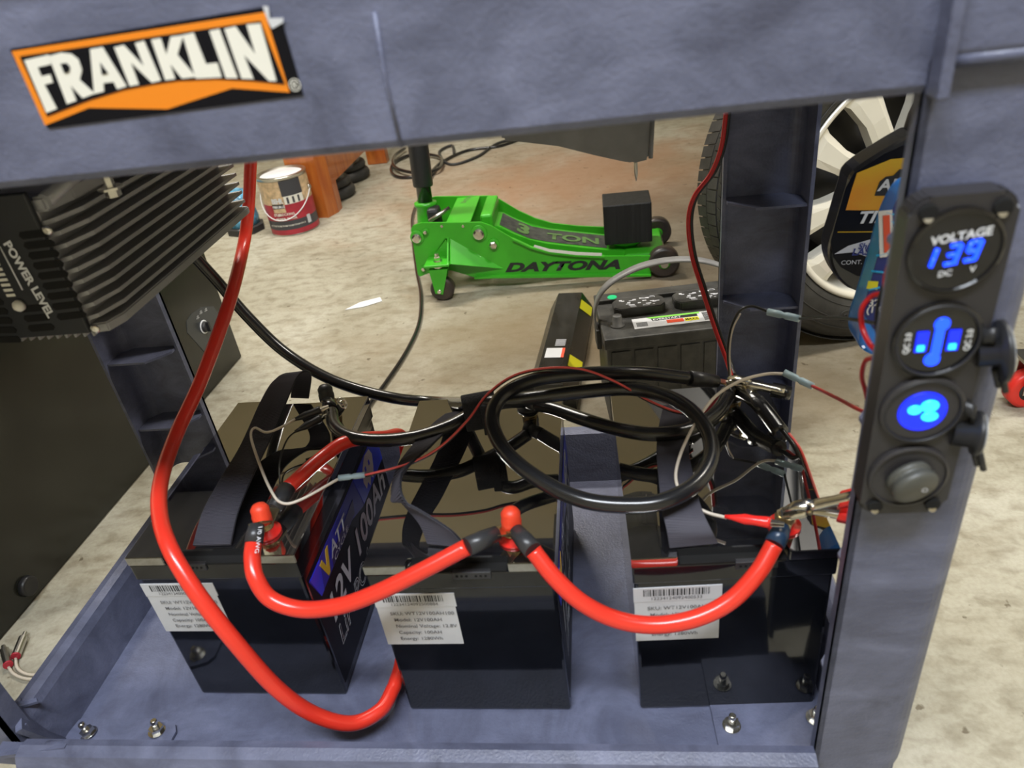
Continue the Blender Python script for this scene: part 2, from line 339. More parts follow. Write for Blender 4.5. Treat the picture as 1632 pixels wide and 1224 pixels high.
# posts (L-shaped channels with ribs)
def post(xs, ys, name='post', face='front'):
    sx, sy = xs, ys    # sx=+1 right, sy=-1 front
    x_out = 0.448; w_ = 0.074 if sx > 0 else 0.083; t = 0.004
    yo = -0.070 if sy < 0 else 0.402; depth = 0.07 if sy < 0 else 0.052
    xi = x_out - w_ if sy < 0 else x_out - 0.088
    r = 0.018; pf = []
    for k in range(7):
        a = math.radians(90 * k / 6); pf.append((x_out - r + r * math.sin(a), r - r * math.cos(a)))
    outer = [(xi, 0)] + pf + [(x_out, depth)]
    inner = [(x_out - t, depth)] + [(x_out - r + (r - t) * math.cos(math.radians(90 * k / 6)), r - (r - t) * math.sin(math.radians(90 * k / 6))) for k in range(7)] + [(xi, t)]
    poly = [(sx * x, yo + (y if sy < 0 else -y)) for x, y in outer + inner]
    z0, z1 = 0.20, 0.757; fd = .022 if (sx < 0 and sy < 0) else .012
    if sy < 0: z0 = .184
    mb = MB(); mb.loft([[(x, y, z0 + (.030 * max(0, (abs(x) - .418) / .03) ** 1.6 if sy < 0 else 0)) for x, y in poly], [(x, y, z1) for x, y in poly]], smooth=False)
    p = mb.out(name, 'blue', cart)
    mb = MB()
    mb.box((min(sx * xi, sx * (xi + .004)), min(yo, yo + (-sy) * fd), z0), (max(sx * xi, sx * (xi + .004)), max(yo, yo + (-sy) * fd), z1))
    mb.out('edge_flange', 'blue', p)
    for z in ((0.30, 0.42, 0.54, 0.66) if sy < 0 else (0.295, 0.415, 0.538, 0.66) if sx > 0 else (0.29, 0.398, 0.52, 0.64)):
        mb = MB()
        ya, yb = (yo + t, yo + depth * .9) if sy < 0 else (yo - depth * .9, yo - t)
        pts = [(sx * (xi + .004), ya if sy < 0 else yb, z), (sx * (x_out - .020), ya if sy < 0 else yb, z), (sx * (x_out - t - .001), (ya + .015) if sy < 0 else (yb - .015), z), (sx * (x_out - t), yb if sy < 0 else ya, z), (sx * (xi + .03), yb if sy < 0 else ya, z), (sx * (xi + .004), (ya * .6 + yb * .4) if sy < 0 else (yb * .6 + ya * .4), z)]
        mb.prism(pts, (0, 0, 0.003)); mb.out('rib', 'blue', p)
    return p
post(1, -1); post(-1, -1); post(1, 1); post(-1, 1)
# upper tray: slab, deep front rim, sides
mb = MB(); mb.box((-0.44, -0.058, 0.757), (0.44, 0.40, 0.766)); mb.out('upper_tray_floor', 'blue', cart)
mb = MB()
zb, zt = 0.742, 0.862
pf = [(-0.060, zb + .012), (-0.061, zb + .002), (-0.064, zb), (-0.0685, zb + .0015), (-0.070, zb + .005), (-0.070, zt - 0.022), (-0.078, zt - .014), (-0.078, zt - .003), (-0.074, zt), (-0.058, zt), (-0.055, zt - .004), (-0.055, zb + .03)]
mb.loft([[(x, y, z) for y, z in pf] for x in (-0.448, 0.3745)], smooth=False)
mb.out('front_rim', 'blue', cart)
mb = MB(); mb.box((-0.448, 0.395, 0.742), (0.448, 0.410, 0.86), 0.003)
mb.box((-0.448, -0.055, 0.742), (-0.436, 0.395, 0.86), 0.003); mb.box((0.436, -0.055, 0.742), (0.448, 0.395, 0.86), 0.003)
mb.out('tray_wall', 'blue', cart)
mb = MB(); mb.box((0.3745, -0.083, 0.742), (0.380, -0.058, 0.862), 0.0012); mb.out('corner_edge_strip', 'blue', cart)
mb = MB(); mb.box((0.380, -0.076, 0.7575), (0.449, -0.045, 0.862), 0.004, 3); mb.out('corner_block', 'blue', cart)
# vertical seam on rim + bead on post joint
mb = MB(); mb.tube([PY(597, 20, -0.0702), PY(615, 130, -0.0702), PY(640, 235, -0.0702)], 0.0011, 8); mb.out('mould_seam', 'blue', cart)
mb = MB(); mb.tube([(0.381, -0.0735, 0.7568), (0.445, -0.0735, 0.7568)], 0.0032, 10); mb.out('joint_bead', 'blue', cart)
# inner corner bracket, front left
mb = MB()
mb.prism([(-0.350, -.046, ZB), (-0.372, -.030, ZB), (-0.386, -.034, .237), (-0.360, -.068, .237)], (0.004, .004, 0)); mb.out('corner_gusset', 'blue', cart)
mb = MB(); mb.prism([(-0.404, -.042, .236), (-0.362, -.032, .236), (-0.358, -.036, .236), (-0.402, -.048, .232)], (0, 0, .003)); mb.out('corner_tab', 'blue', cart)
mb = MB(); mb.prism([(-0.375, -.072, .225), (-0.300, -.078, .232), (-0.300, -.082, .232), (-0.375, -.088, .225)], (0, 0, .004)); mb.out('corner_tab', 'blue', cart)
mb = MB(); mb.prism([(-0.398, -.058, .19), (-0.360, -.058, .19), (-0.360, -.058, .232), (-0.392, -.058, .232)], (0, .003, 0)); mb.out('corner_web', 'blue', cart)
mb = MB(); mb.lathe((-0.325, -.078, .228), (1, .05, 0), [(0, .001), (.001, .007), (.018, .007), (.019, .001)], 16); mb.out('rim_boss', 'blue', cart)
# casters
for cx, cy in ((-0.38, 0.0), (0.38, 0.0), (-0.38, 0.32), (0.38, 0.32)):
    mb = MB(); mb.cyl((cx - .014, cy, 0.052), (cx + .014, cy, 0.052), 0.052); c = mb.out('caster_wheel', 'poly', cart)
    mb = MB(); mb.box((cx - .022, cy - .02, .05), (cx - .018, cy + .02, .135)); mb.box((cx + .018, cy - .02, .05), (cx + .022, cy + .02, .135)); mb.box((cx - .035, cy - .035, .132), (cx + .035, cy + .035, ZB - .012))
    mb.out('caster_fork', 'steel', c)
# bolts with nuts standing on the bed
def bolt(x, y, z, tx=0, ty=0, m='chrome', parent=cart):
    a = V((tx, ty, 1)).normalized(); p = V((x, y, z)); mb = MB()
    mb.lathe(p, a, [(0, .0085), (.0012, .0085)], 24); mb.hexa(p + a * .0012, p + a * .0065, .0070); mb.lathe(p + a * .0065, a, [(0, .0034), (.0085, .0034), (.0095, .0026)], 16)
    return mb.out('bolt', m, parent)
for (x, y, tx, ty) in ((-0.336, -0.029, -.25, .1), (-0.261, -0.026, .05, .15), (0.317, -0.016, .03, .02), (0.394, -0.008, .1, 0), (-0.262, 0.30, 0, 0)):
    bolt(x, y, ZB + .004, tx, ty)

# brand sticker on the rim: flat print, built as layered vinyl on the rim face
st = thing('rim_sticker', 'black and orange rectangular sticker reading FRANKLIN on the upper rim', 'sticker', (-0.05, -0.0704, 0.80))
def plate(px, y, m, name, parent, th=0.0003, sc=3.0):
    mb = MB(); mb.prism([PY(u / sc, v / sc, y) for u, v in px], (0, th, 0)); return mb.out(name, m, parent)
plate([(45, 235), (1255, 35), (1290, 88), (1350, 112), (1450, 455), (230, 615)], -0.0706, 'vinyl', 'backing', st, .0006)
plate([(55, 246), (1265, 58), (1385, 442), (1110, 422), (800, 522), (425, 516), (215, 600)], -0.0709, 'orange', 'orange_frame', st)
plate([(93, 270), (1245, 100), (1362, 403), (1200, 386), (1030, 378), (850, 386), (720, 405), (590, 430), (430, 478), (225, 556)], -0.0712, 'vinyl', 'inner_field', st)
LET = [[(115, 288), (232, 262), (243, 308), (180, 322), (197, 365), (240, 355), (253, 395), (212, 405), (272, 520), (222, 540)],
 [(232, 268), (290, 252), (340, 258), (375, 285), (392, 335), (380, 382), (452, 448), (395, 470), (336, 408), (365, 482), (320, 498)],
 [(430, 235), (490, 225), (605, 413), (560, 427), (543, 392), (494, 398), (497, 438), (450, 450)],
 [(545, 226), (590, 215), (688, 318), (645, 206), (688, 195), (770, 385), (726, 396), (625, 298), (664, 404), (620, 412)],
 [(722, 190), (768, 182), (795, 262), (815, 176), (876, 168), (848, 262), (937, 368), (870, 376), (812, 305), (838, 378), (790, 384)],
 [(872, 168), (925, 156), (985, 306), (1038, 300), (1060, 370), (935, 376)],
 [(1000, 148), (1048, 138), (1136, 374), (1080, 374)],
 [(1072, 138), (1125, 126), (1222, 262), (1178, 118), (1244, 112), (1322, 388), (1286, 388), (1165, 262), (1212, 378), (1155, 376)]]
mb = MB()
for L_ in LET: mb.prism([PY(u / 3, v / 3, -0.0715) for u, v in L_], (0, .0003, 0))
mb.out('lettering', 'cream', st)
mb = MB()
for L_ in ([(288, 305), (318, 302), (334, 322), (330, 345), (308, 352)], [(478, 300), (516, 352), (487, 357)]): mb.prism([PY(u / 3, v / 3, -0.0718) for u, v in L_], (0, .0003, 0))
mb.out('letter_counter', 'vinyl', st)
text('®', PY(1390 / 3, 440 / 3, -0.071), PY(1428 / 3, 434 / 3, -0.071) - PY(1390 / 3, 440 / 3, -0.071), (0, 0, 1), 0.008, 'cream', st)
# worn bits of the sticker corner
plate([(1255, 30), (1282, 30), (1290, 88), (1355, 85), (1352, 108), (1300, 138), (1285, 110), (1270, 70)], -0.0712, 'paper', 'torn_backing', st)

# ------------------------------------------------------------------ batteries
BW, BL, BH = 0.168, 0.262, 0.206
def barcode(mb, o, w_, h, n, y, seed):
    r = random.Random(seed); x = 0
    while x < w_:
        b = r.choice((.0005, .0005, .001, .0014)); mb.box((o[0] + x, y - .00012, o[1]), (o[0] + min(x + b, w_), y, o[1] + h)); x += b + r.choice((.0006, .001, .0013))
def battery(x, y, rz, label, code, vent):
    b = thing('deep_cycle_battery', label, 'battery', (x, y, ZB + .0005), rz)
    T = wmat(b)
    def loc(mb): bmesh.ops.transform(mb.bm, matrix=T, verts=mb.bm.verts); return mb
    W, L_, H = BW, BL, BH
    mb = MB(); mb.box((.002, .002, 0), (W - .002, L_ - .002, H - .026), .003); loc(mb).out('case', 'bat', b)
    mb = MB(); mb.box((.0005, .0005, H - .030), (W - .0005, L_ - .0005, H - .010), .0015)
    loc(mb).out('lid_band', 'bat', b)
    # top plate with a stepped slot along the front and the rear edge
    sl = [(0, 0), (.038, 0), (.038, .010), (.048, .010), (.118, .010), (.128, .010), (.128, 0), (W, 0)]
    outline = sl + [(W, L_)] + [(W - a, L_ - c) for a, c in ((.040, 0), (.040, .010), (.128, .010), (.128, 0))] + [(0, L_)]
    mb = MB(); mb.prism([(a, c, H - .0105) for a, c in outline], (0, 0, .0105), .0008); top = loc(mb).out('lid', 'top', b)
    mb = MB(); mb.box((.040, .0006, H - .0105), (.126, .0100, H - .0085)); loc(mb).out('handle_slot', 'hole', b); mb = MB(); mb.box((.042, L_ - .010, H - .0105), (.126, L_ - .0006, H - .0085)); loc(mb).out('handle_slot', 'hole', b)
    mb = MB(); mb.box((vent, -.0012, H - .0165), (vent + .034, .004, H - .0085), .0006); vp = loc(mb).out('vent_strip', 'sleeve', b)
    mb = MB()
    for k in (0, 1, 2, 4, 5, 6):
        mb.cyl((vent + .004 + k * .0042, -.0016, H - .0125), (vent + .004 + k * .0042, -.0010, H - .0125), .0012, n=10)
    loc(mb).out('vent_hole', 'hole', vp)['kind'] = 'stuff'
    # terminals
    for nm, ty, washer in (('positive_terminal', .030, 'boot'), ('negative_terminal', .236, 'rub')):
        mb = MB(); mb.lathe((.131, ty, H), (0, 0, 1), [(0, .0135), (.0025, .0135), (.003, .0095), (.007, .0095), (.0075, .006)]); t_ = loc(mb).out(nm, washer, b)
        mb = MB(); mb.lathe((.131, ty, H + .0075), (0, 0, 1), [(0, .0085), (.0015, .0085), (.0018, .005), (.009, .005)]); mb.hexa((.131, ty, H + .009), (.131, ty, H + .0145), .0072); loc(mb).out('terminal_bolt', 'brass', t_)
    # front paper label: upper serial strip and lower data block
    lx, lz = .001, H - .104
    mb = MB(); mb.box((lx, .0015, lz), (lx + .073, .0021, lz + .052)); mb.box((lx - .0005, .0012, lz + .051), (lx + .0745, .0020, lz + .068)); pl = loc(mb).out('data_label', 'paper', b)
    mb = MB(); barcode(mb, (lx + .008, lz + .058), .056, .008, 40, .0011, code); loc(mb).out('barcode', 'ink', pl)
    q = lambda a, c: T @ V((a, .0008, c)); X, Zd = T.to_3x3() @ V((1, 0, 0)), V((0, 0, 1))
    text(code, q(lx + .036, lz + .0535), X, Zd, .0052, 'greyink', pl, align='CENTER')
    for k, s_ in enumerate(('SKU: WT12V100AH100', 'Model: 12V100AH', 'Nominal Voltage: 12.8V', 'Capacity: 100AH', 'Energy: 1280Wh')):
        text(s_, q(lx + (.011, .013, .013, .014, .014)[k], lz + .041 - k * .0085), X, Zd, .0060, 'greyink', pl, bold=.004)
    # right side label: printed band, logo and lettering
    xs = W - .0019
    q2 = lambda a, c, d=0: T @ V((xs + .0006 + d, a, c)); Yd = T.to_3x3() @ V((0, 1, 0))
    def sp(pts, m, nm, d, par): 
        mb = MB(); mb.prism([(xs + d, a, c) for a, c in pts], (.0003, 0, 0)); return loc(mb).out(nm, m, par)
    sp([(.008, .012), (.008, .166), (.256, .166), (.256, .012)], 'vinyl', 'side_label', -.0002, b)
    band = sp([(.010, .160), (.245, .160), (.256, .148), (.256, .116), (.165, .116), (.130, .128), (.022, .128)], 'indigo', 'side_band', 0, b)
    sp([(.012, .1595), (.040, .1595), (.030, .128), (.022, .128)], 'blueL', 'band_end', .0004, band)
    sp([(.160, .1595), (.246, .1595), (.256, .148), (.256, .116), (.170, .116)], 'blueL', 'band_panel', .0004, band)
    sp([(.065, .1400), (.145, .145), (.140, .129), (.060, .129)], 'purple', 'band_shade', .0004, band)
    sp([(.036, .155), (.043, .1555), (.048, .142), (.055, .157), (.062, .157), (.051, .131), (.046, .131)], 'gold', 'logo', .0008, band)
    text('ATT', q2(.062, .138, .0006), Yd, Zd, .021, 'lgrey', band, bold=.02, sx=1.25, shear=.25)
    text('CYCLE', q2(.066, .1295, .0006), Yd, Zd, .0085, 'lgrey', band, sx=1.9, shear=.1)
    sp([(.188, .124), (.196, .128), (.200, .119), (.208, .127), (.214, .119), (.222, .130), (.228, .145), (.222, .156), (.205, .159), (.190, .150), (.184, .136)], 'lgrey', 'emblem', .0008, band)
    sp([(.196, .142), (.200, .142), (.200, .148), (.196, .148)], 'blueL', 'emblem_eye', .0012, band); sp([(.210, .141), (.214, .141), (.214, .147), (.210, .147)], 'blueL', 'emblem_eye', .0012, band)
    text('12V 100Ah', q2(.020, .082), Yd, Zd, .044, 'lgrey', b, bold=.022, sx=1.12, shear=.18)
    text('LiFePO4', q2(.026, .048), Yd, Zd, .034, 'lgrey', b, sx=1.0, shear=.18, outline=.010)
    return b
bA = battery(-.2365, .0185, -.010, 'leftmost of the three glossy black batteries on the lower tray, blue printed side showing', '12234124000500381', .045)
bB = battery(0, 0, 0, 'middle of the three glossy black batteries, below the velcro-bound cables', '12234124092500884', .0785)
bC = battery(.2317, .001, .0376, 'rightmost of the three glossy black batteries, beside the front post with the switch panel', '12234124092400533', .085)
def term(b, neg=False, h=.0145): return wmat(b) @ V((.131, .236 if neg else .030, BH + h))
ZT = ZB + BH + .001

# webbing handles
def strap(spec, wid, label):
    f = {'y': PY, 'z': PZ}; P = [f[a](u, v, c) for u, v, a, c in spec]; P = spline(P, 8); W_ = []
    for i in range(len(P)):
        t = i / (len(P) - 1) * (len(wid) - 1); k = min(int(t), len(wid) - 2); W_.append(V(wid[k]).lerp(V(wid[k + 1]), t - k))
    mb = MB(); mb.ribbon(P, W_, .0016); o = mb.out('strap_handle', 'web'); tag(o, label, 'strap')
    # ridges of the weave, woven across
    mb = MB(); 
    for i in range(0, len(P) - 1):
        for s_ in (0, .33, .66):
            p = P[i].lerp(P[i + 1], s_); w_ = W_[i]; t = (P[i + 1] - P[i]).normalized(); n = t.cross(w_).normalized()
            for sg in (-1, 1):
                a = p + n * sg * .0009
                mb.prism([a - w_ * .49 - t * .0004, a + w_ * .49 - t * .0004, a + w_ * .49 + t * .0004, a - w_ * .49 + t * .0004], n * sg * .0004)
    r = mb.out('weave', 'weave', o); r['kind'] = 'stuff'
    return o
strap([(338, 868, 'z', ZT + .002), (352, 815, 'z', ZT + .012), (378, 760, 'z', ZT + .018), (410, 700, 'z', ZT + .020), (436, 640, 'z', ZT + .035), (452, 608, 'z', ZT + .048), (468, 595, 'z', ZT + .052), (480, 600, 'z', ZT + .040), (478, 634, 'z', ZT + .004)],
      [(.038, 0, 0), (.036, .004, 0), (.034, .006, .004), (.034, .006, .004), (.030, .004, .004), (.026, 0, 0), (.024, -.004, 0)], 'black ribbed webbing strap looped over the leftmost battery')
strap([(712, 868, 'z', ZT + .002), (692, 838, 'z', ZT + .020), (655, 808, 'z', ZT + .030), (632, 790, 'z', ZT + .034), (640, 755, 'z', ZT + .032), (672, 712, 'z', ZT + .028), (712, 672, 'z', ZT + .018), (735, 655, 'z', ZT + .004)],
      [(.036, -.006, 0), (.030, -.016, .004), (.014, -.022, .014), (.010, .014, .018), (.028, .012, .006), (.032, .014, 0), (.034, .010, 0)], 'black webbing strap twisted across the middle battery')
strap([(1105, 868, 'z', ZT + .002), (1098, 845, 'z', ZT + .014), (1086, 810, 'z', ZT + .022), (1078, 765, 'z', ZT + .022), (1072, 720, 'z', ZT + .020), (1074, 680, 'z', ZT + .014), (1080, 645, 'z', ZT + .003)],
      [(.040, .004, 0), (.036, -.004, 0), (.032, -.006, 0), (.030, 0, 0), (.030, 0, 0), (.030, 0, 0)], 'flat black webbing strap lying across the rightmost battery')

# ------------------------------------------------------------------ inverter
inv = thing('power_inverter', 'ribbed aluminium power inverter with black end plate hanging below the upper shelf', 'inverter', (-0.36, 0.22, 0.58))
ix, iy0, iy1, iz0, iz1 = -0.197, 0.075, 0.372, 0.583, 0.700
mb = MB(); mb.box((-0.52, iy0, iz0 + .006), (ix - .010, iy1, iz1 - .004), .002)
n = 9
for k in range(n):                                # horizontal cooling fins along the right side
    z = iz0 + .014 + k * (iz1 - iz0 - .034) / (n - 1)
    mb.prism([(ix - .011, iy0, z - .0022), (ix - .001, iy0 + .004, z - .0010), (ix + .0075, iy0 + .030, z - .0008), (ix + .0075, iy1, z - .0008), (ix - .011, iy1, z - .0022)], (0, 0, .0034))
mb.prism([(ix - .012, iy0, iz0), (ix + .004, iy0 + .002, iz0), (ix + .010, iy0 + .020, iz0), (ix + .010, iy1, iz0), (ix - .012, iy1, iz0)], (0, 0, .0085), .0012)
mb.prism([(ix - .012, iy0, iz1 - .012), (ix - .001, iy0 + .002, iz1 - .012), (ix + .004, iy0 + .03, iz1 - .012), (ix + .004, iy1, iz1 - .012), (ix - .012, iy1, iz1 - .012)], (0, 0, .012), .002)
for k in range(16):                                # small fins below the base
    x = ix - .008 - k * .0085; mb.prism([(x, iy0 + .002, iz0 + .007), (x - .006, iy0 + .002, iz0 + .007), (x - .0055, iy0 + .002, iz0 - .0035), (x - .0040, iy0 + .002, iz0 - .0035)], (0, iy1 - iy0 - .004, 0))
mb.out('finned_body', 'alu', inv)
mb = MB(); mb.tube([(ix - .002, iy0 + .004, iz1 - .004), (ix + .012, iy0 + .1, iz1 + .018), (ix + .016, iy1, iz1 + .024)], .006, 10); mb.prism([(ix - .06, iy0 + .03, iz1 - .004), (ix - .002, iy0 + .03, iz1 - .004), (ix + .012, iy0 + .06, iz1 + .03), (ix - .06, iy0 + .06, iz1 + .03)], (0, iy1 - iy0 - .06, 0)); mb.out('mounting_flange', 'alu', inv)
mb = MB(); mb.box((-0.50, iy0 + .05, iz1 - .006), (ix - .03, iy1 - .02, .757)); mb.out('hanger_block', 'matte', inv)
mb = MB(); mb.box((-0.525, iy0 - .006, iz0 + .003), (ix - .0085, iy0 - .001, iz1 + .006), .0012); ep = mb.out('end_plate', 'endplate', inv)
mb = MB()
yp = iy0 - .0064
def slot(u0, v0, u1, v1, h=8):
    a, b = PY(u0, v0, yp), PY(u1, v1, yp); zz = V((0, 0, .0030)); mb.prism([a - zz, a + V((-.0022, 0, 0)), a + zz, b + zz, b + V((.0022, 0, 0)), b - zz], (0, .0003, 0))
for k in range(9):
    slot(32 + k * 7.5 + 2, 376 + k * 16.2, 76 + k * 7.3, 371 + k * 16.2)
for k in range(3): slot(35 + k * 6.5, 493 + k * 15.5, 68 + k * 7.5, 490 + k * 15.5)
for k in range(5): slot(-30, 482 + k * 15, 2 + k * 7, 481 + k * 15)
mb.out('ventilation_slot', 'hole', ep)['kind'] = 'stuff'
pa, pb = PY(4, 389, yp - .0004), PY(52, 468, yp - .0004)
text('POWER LEVEL', PY(5, 388, yp - .0004), pb - pa, V((1, 0, .35)), .0105, 'white', ep, bold=.04, sx=1.0)
mb = MB(); mb.tube([PY(0, 393, yp), PY(36, 462, yp)], .0006, 6); mb.out('printed_line', 'white', ep)
mb = MB()
for k in range(9):
    a = PY(-14 + k * 4.1, 405 + k * 8.2, yp); mb.box(a - V((.0050, 0, .0012)), a + V((.0030, .0003, .0012)))
mb.out('level_bar', 'cream', ep)
mb = MB(); a = PY(32, 486, yp); mb.lathe(a, (0, -1, 0), [(0, .0050), (.003, .0048), (.0052, .0030), (.006, .0005)]); mb.out('indicator_knob', 'cream', ep)
for u, v in ((76, 367), (152, 524)):
    a = PY(u, v, yp); mb = MB(); mb.lathe(a, (0, -1, 0), [(0, .0042), (.0014, .0036), (.0022, .0018)]); mb.out('screw', 'chrome', ep)
a = PY(176, 297, iy0 + .03)
mb = MB(); mb.lathe(V((a.x, a.y, a.z)), (0, 0, -1), [(-.012, .004), (0, .004), (.0002, .010), (.002, .010), (.0022, .006), (.008, .006)], 6, smooth=False); mb.out('hanger_bolt', 'chrome', inv)

# ------------------------------------------------------------------ heavy cables
def cable(name, spec, r, m, label, cat='cable', k=10, parent=None, n=16):
    mb = MB(); mb.tube(path(spec, k), r, n); o = mb.out(name, m, parent)
    if parent is None: tag(o, label, cat)
    return o
def sleeve(p0, p1, r, m, parent, lug=None):
    mb = MB(); p0, p1 = V(p0), V(p1); d = p1 - p0
    mb.lathe(p0, d, [(0, r), (d.length * .5, r * .98), (d.length, r * .82)]); o = mb.out('heat_shrink_sleeve', m, parent)
    if lug is not None:
        lug = V(lug); e = (lug - p1); s = e.cross(V((0, 0, 1))).normalized(); mb = MB()
        mb.prism([p1 - e.normalized() * .004 - s * .006, lug - s * .0085, lug + e.normalized() * .0085, lug + s * .0085, p1 - e.normalized() * .004 + s * .006], (0, 0, .0022)); mb.out('cable_lug', 'brass', parent)
    return o
CR = .0073
# jumper between left and middle battery
tA, tB, tC = term(bA, h=.010), term(bB, h=.010), term(bC, h=.010)
j = thing('jumper_cable', 'short thick red cable joining the leftmost and middle battery front terminals', 'cable', tA)
p = path([(404, 866, 'y', .010), (402, 890, 'y', -.004), (408, 922, 'y', -.018), (432, 955, 'y', -.026), (480, 971, 'y', -.030), (540, 966, 'y', -.030), (600, 945, 'y', -.026), (670, 911, 'y', -.016), (744, 872, 'y', -.002)])
mb = MB(); mb.tube(p, CR, 18); mb.out('sheath', 'red', j)
sl = sleeve(p[0], PY(409, 836, .024), CR * 1.12, 'sleeve', j, tA); 
text('1/0 AWG', PY(412, 838, .008), PY(408, 866, -.001) - PY(412, 838, .008), (1, 0, .2), .006, 'lgrey', j, bold=.01)
sleeve(p[-1], PY(792, 850, .018), CR * 1.12, 'sleeve', j, tB)
# jumper between middle and right battery
j = thing('jumper_cable', 'short thick red cable sagging between the middle and rightmost battery front terminals', 'cable', tB)
p = path([(850, 878, 'y', -.002), (885, 922, 'y', -.016), (930, 962, 'y', -.026), (985, 988, 'y', -.030), (1045, 996, 'y', -.030), (1110, 985, 'y', -.026), (1165, 957, 'y', -.018), (1208, 912, 'y', -.006), (1234, 868, 'y', .008)])
mb = MB(); mb.tube(p, CR, 18); mb.out('sheath', 'red', j)
sleeve(p[0], PY(822, 846, .020), CR * 1.12, 'sleeve', j, tB)
text('1/0 AWG', PY(829, 843, .004), PY(850, 868, -.006) - PY(829, 843, .004), (-.5, 0, 1), .006, 'lgrey', j, bold=.01)
sleeve(p[-1], PY(1248, 838, .022), CR * 1.12, 'sleeveblue', j, tC)
# long red lead from the inverter
rl = thing('inverter_lead', 'long thick red cable hanging from the inverter in front of the leftmost battery', 'cable', PY(396, 350, .39))
p = path([(402, 225, 'y', .395), (399, 268, 'y', .395), (396, 330, 'y', .39), (388, 392, 'y', .365), (366, 480, 'y', .28), (322, 602, 'y', .20), (282, 690, 'y', .14), (258, 760, 'y', .08), (254, 815, 'y', .035), (270, 872, 'y', -.005), (312, 943, 'y', -.030), (372, 1020, 'y', -.045), (440, 1096, 'y', -.050), (500, 1138, 'y', -.045), (560, 1153, 'y', -.036), (606, 1132, 'y', -.018), (628, 1095, 'y', .010)], 12)
p += spline([p[-1], V((-.013, .052, ZB + .020)), V((-.0115, .12, ZB + .055)), V((-.0115, .165, ZB + .105)), V((-.0115, .205, ZB + .160)), V((-.0135, .212, ZB + .192)), PZ(612, 697, ZT + .004), PZ(556, 703, ZT + .018), PZ(515, 728, ZT + .016), PZ(458, 778, ZT + .014)], 12)[1:]
mb = MB(); mb.tube(p, CR, 18); mb.out('sheath', 'red', rl)
sleeve(p[-1], PZ(436, 812, ZT + .012), CR * 1.15, 'sleeve', rl, tA)
# black leads
k1 = thing('inverter_lead', 'long thick black cable from the inverter coiled in a loop over the middle battery', 'cable', PY(330, 430, .36))
p = path([(300, 398, 'y', .37), (345, 447, 'y', .37), (395, 505, 'y', .36), (455, 562, 'y', .35), (530, 606, 'y', .33), (620, 633, 'y', .31), (700, 641, 'y', .30), (765, 642, 'z', .425), (840, 635, 'z', .43), (930, 624, 'z', .432), (1010, 620, 'z', .43), (1075, 637, 'z', .43), (1120, 675, 'z', .428), (1134, 722, 'z', .422), (1112, 768, 'z', .418), (1060, 798, 'z', .416), (1000, 805, 'z', .416), (930, 797, 'z', .418), (865, 768, 'z', .422), (808, 722, 'z', .430), (784, 672, 'z', .440), (800, 632, 'z', .448), (850, 606, 'z', .452), (930, 596, 'z', .448), (1020, 595, 'z', .436), (1098, 603, 'z', .415)], 10)
mb = MB(); mb.tube(p, CR * .98, 18); mb.out('sheath', 'blk', k1)
tCn, tAn, tBn = term(bC, True, .010), term(bA, True, .010), term(bB, True, .010)
sleeve(p[-1], PZ(1142, 608, .400), CR * 1.12, 'sleeve', k1, tCn)
k2 = thing('jumper_cable', 'thick black cable curling from the leftmost battery rear terminal to the velcro tie', 'cable', tAn)
p = path([(528, 655, 'z', .398), (533, 678, 'z', .398), (556, 695, 'z', .398), (600, 702, 'z', .398), (660, 697, 'z', .402), (715, 680, 'z', .406), (760, 656, 'z', .408), (800, 642, 'z', .406), (835, 640, 'z', .398)])
mb = MB(); mb.tube(p, CR * .98, 18); mb.out('sheath', 'blk', k2)
sleeve(p[0], PZ(522, 640, .399), CR * 1.12, 'blk', k2, tAn); sleeve(p[-1], PZ(838, 634, .394), CR, 'sleeve', k2, tBn)
k3 = thing('jumper_cable', 'thick black cable arching from the middle battery rear terminal to the rightmost one', 'cable', tBn)
p = path([(856, 645, 'z', .396), (885, 652, 'z', .400), (930, 668, 'z', .402), (985, 684, 'z', .402), (1045, 692, 'z', .402), (1100, 684, 'z', .400), (1140, 660, 'z', .398), (1160, 632, 'z', .396)])
mb = MB(); mb.tube(p, CR * .98, 18); mb.out('sheath', 'blk', k3)
sleeve(p[0], PZ(840, 642, .394), CR, 'sleeve', k3, tBn); sleeve(p[-1], PZ(1166, 618, .395), CR, 'blk', k3, tCn)
# velcro tie
mb = MB(); c = PZ(765, 655, .416); d = (PZ(810, 645, .416) - PZ(720, 662, .416)).normalized(); s_ = V((0, 0, 1)); q = d.cross(s_).normalized()
rings = []
for e in (-.017, -.016, .016, .017):
    rings.append([c + d * e + (q * math.cos(a) * .0125 + s_ * math.sin(a) * .0215) * (1 if abs(e) < .0165 else .93) for a in [k * math.pi / 12 for k in range(24)]])
mb.loft(rings); mb.box(c + V((.004, -.016, -.020)), c + V((.012, -.012, .016)), .001)
tag(mb.out('cable_tie', 'velcro'), 'fuzzy black velcro tie binding the black cables above the middle battery', 'cable tie')
# rubber terminal caps
def cap(c, m, label, r=.0088, h=.020, drop=0):
    mb = MB(); mb.lathe(c, (0.03, .12, 1), [(0, r), (h * .35, r * 1.03), (h * .42, r * .96), (h * .72, r * .98), (h * .9, r * .72), (h, r * .2)], 24)
    return tag(mb.out('terminal_cap', m), label, 'cap')
cap(tA + V((0, 0, .004)), 'rcap', 'red rubber cap on the front terminal of the leftmost battery')
cap(tB + V((0, 0, .004)), 'rcap', 'red rubber cap on the front terminal of the middle battery')
cap(tAn + V((-.003, 0, .004)), 'rub', 'shiny black rubber cap on the rear terminal of the leftmost battery')
cap(tBn + V((0, 0, .002)), 'rub', 'black rubber cap behind the cable loop on the middle battery')

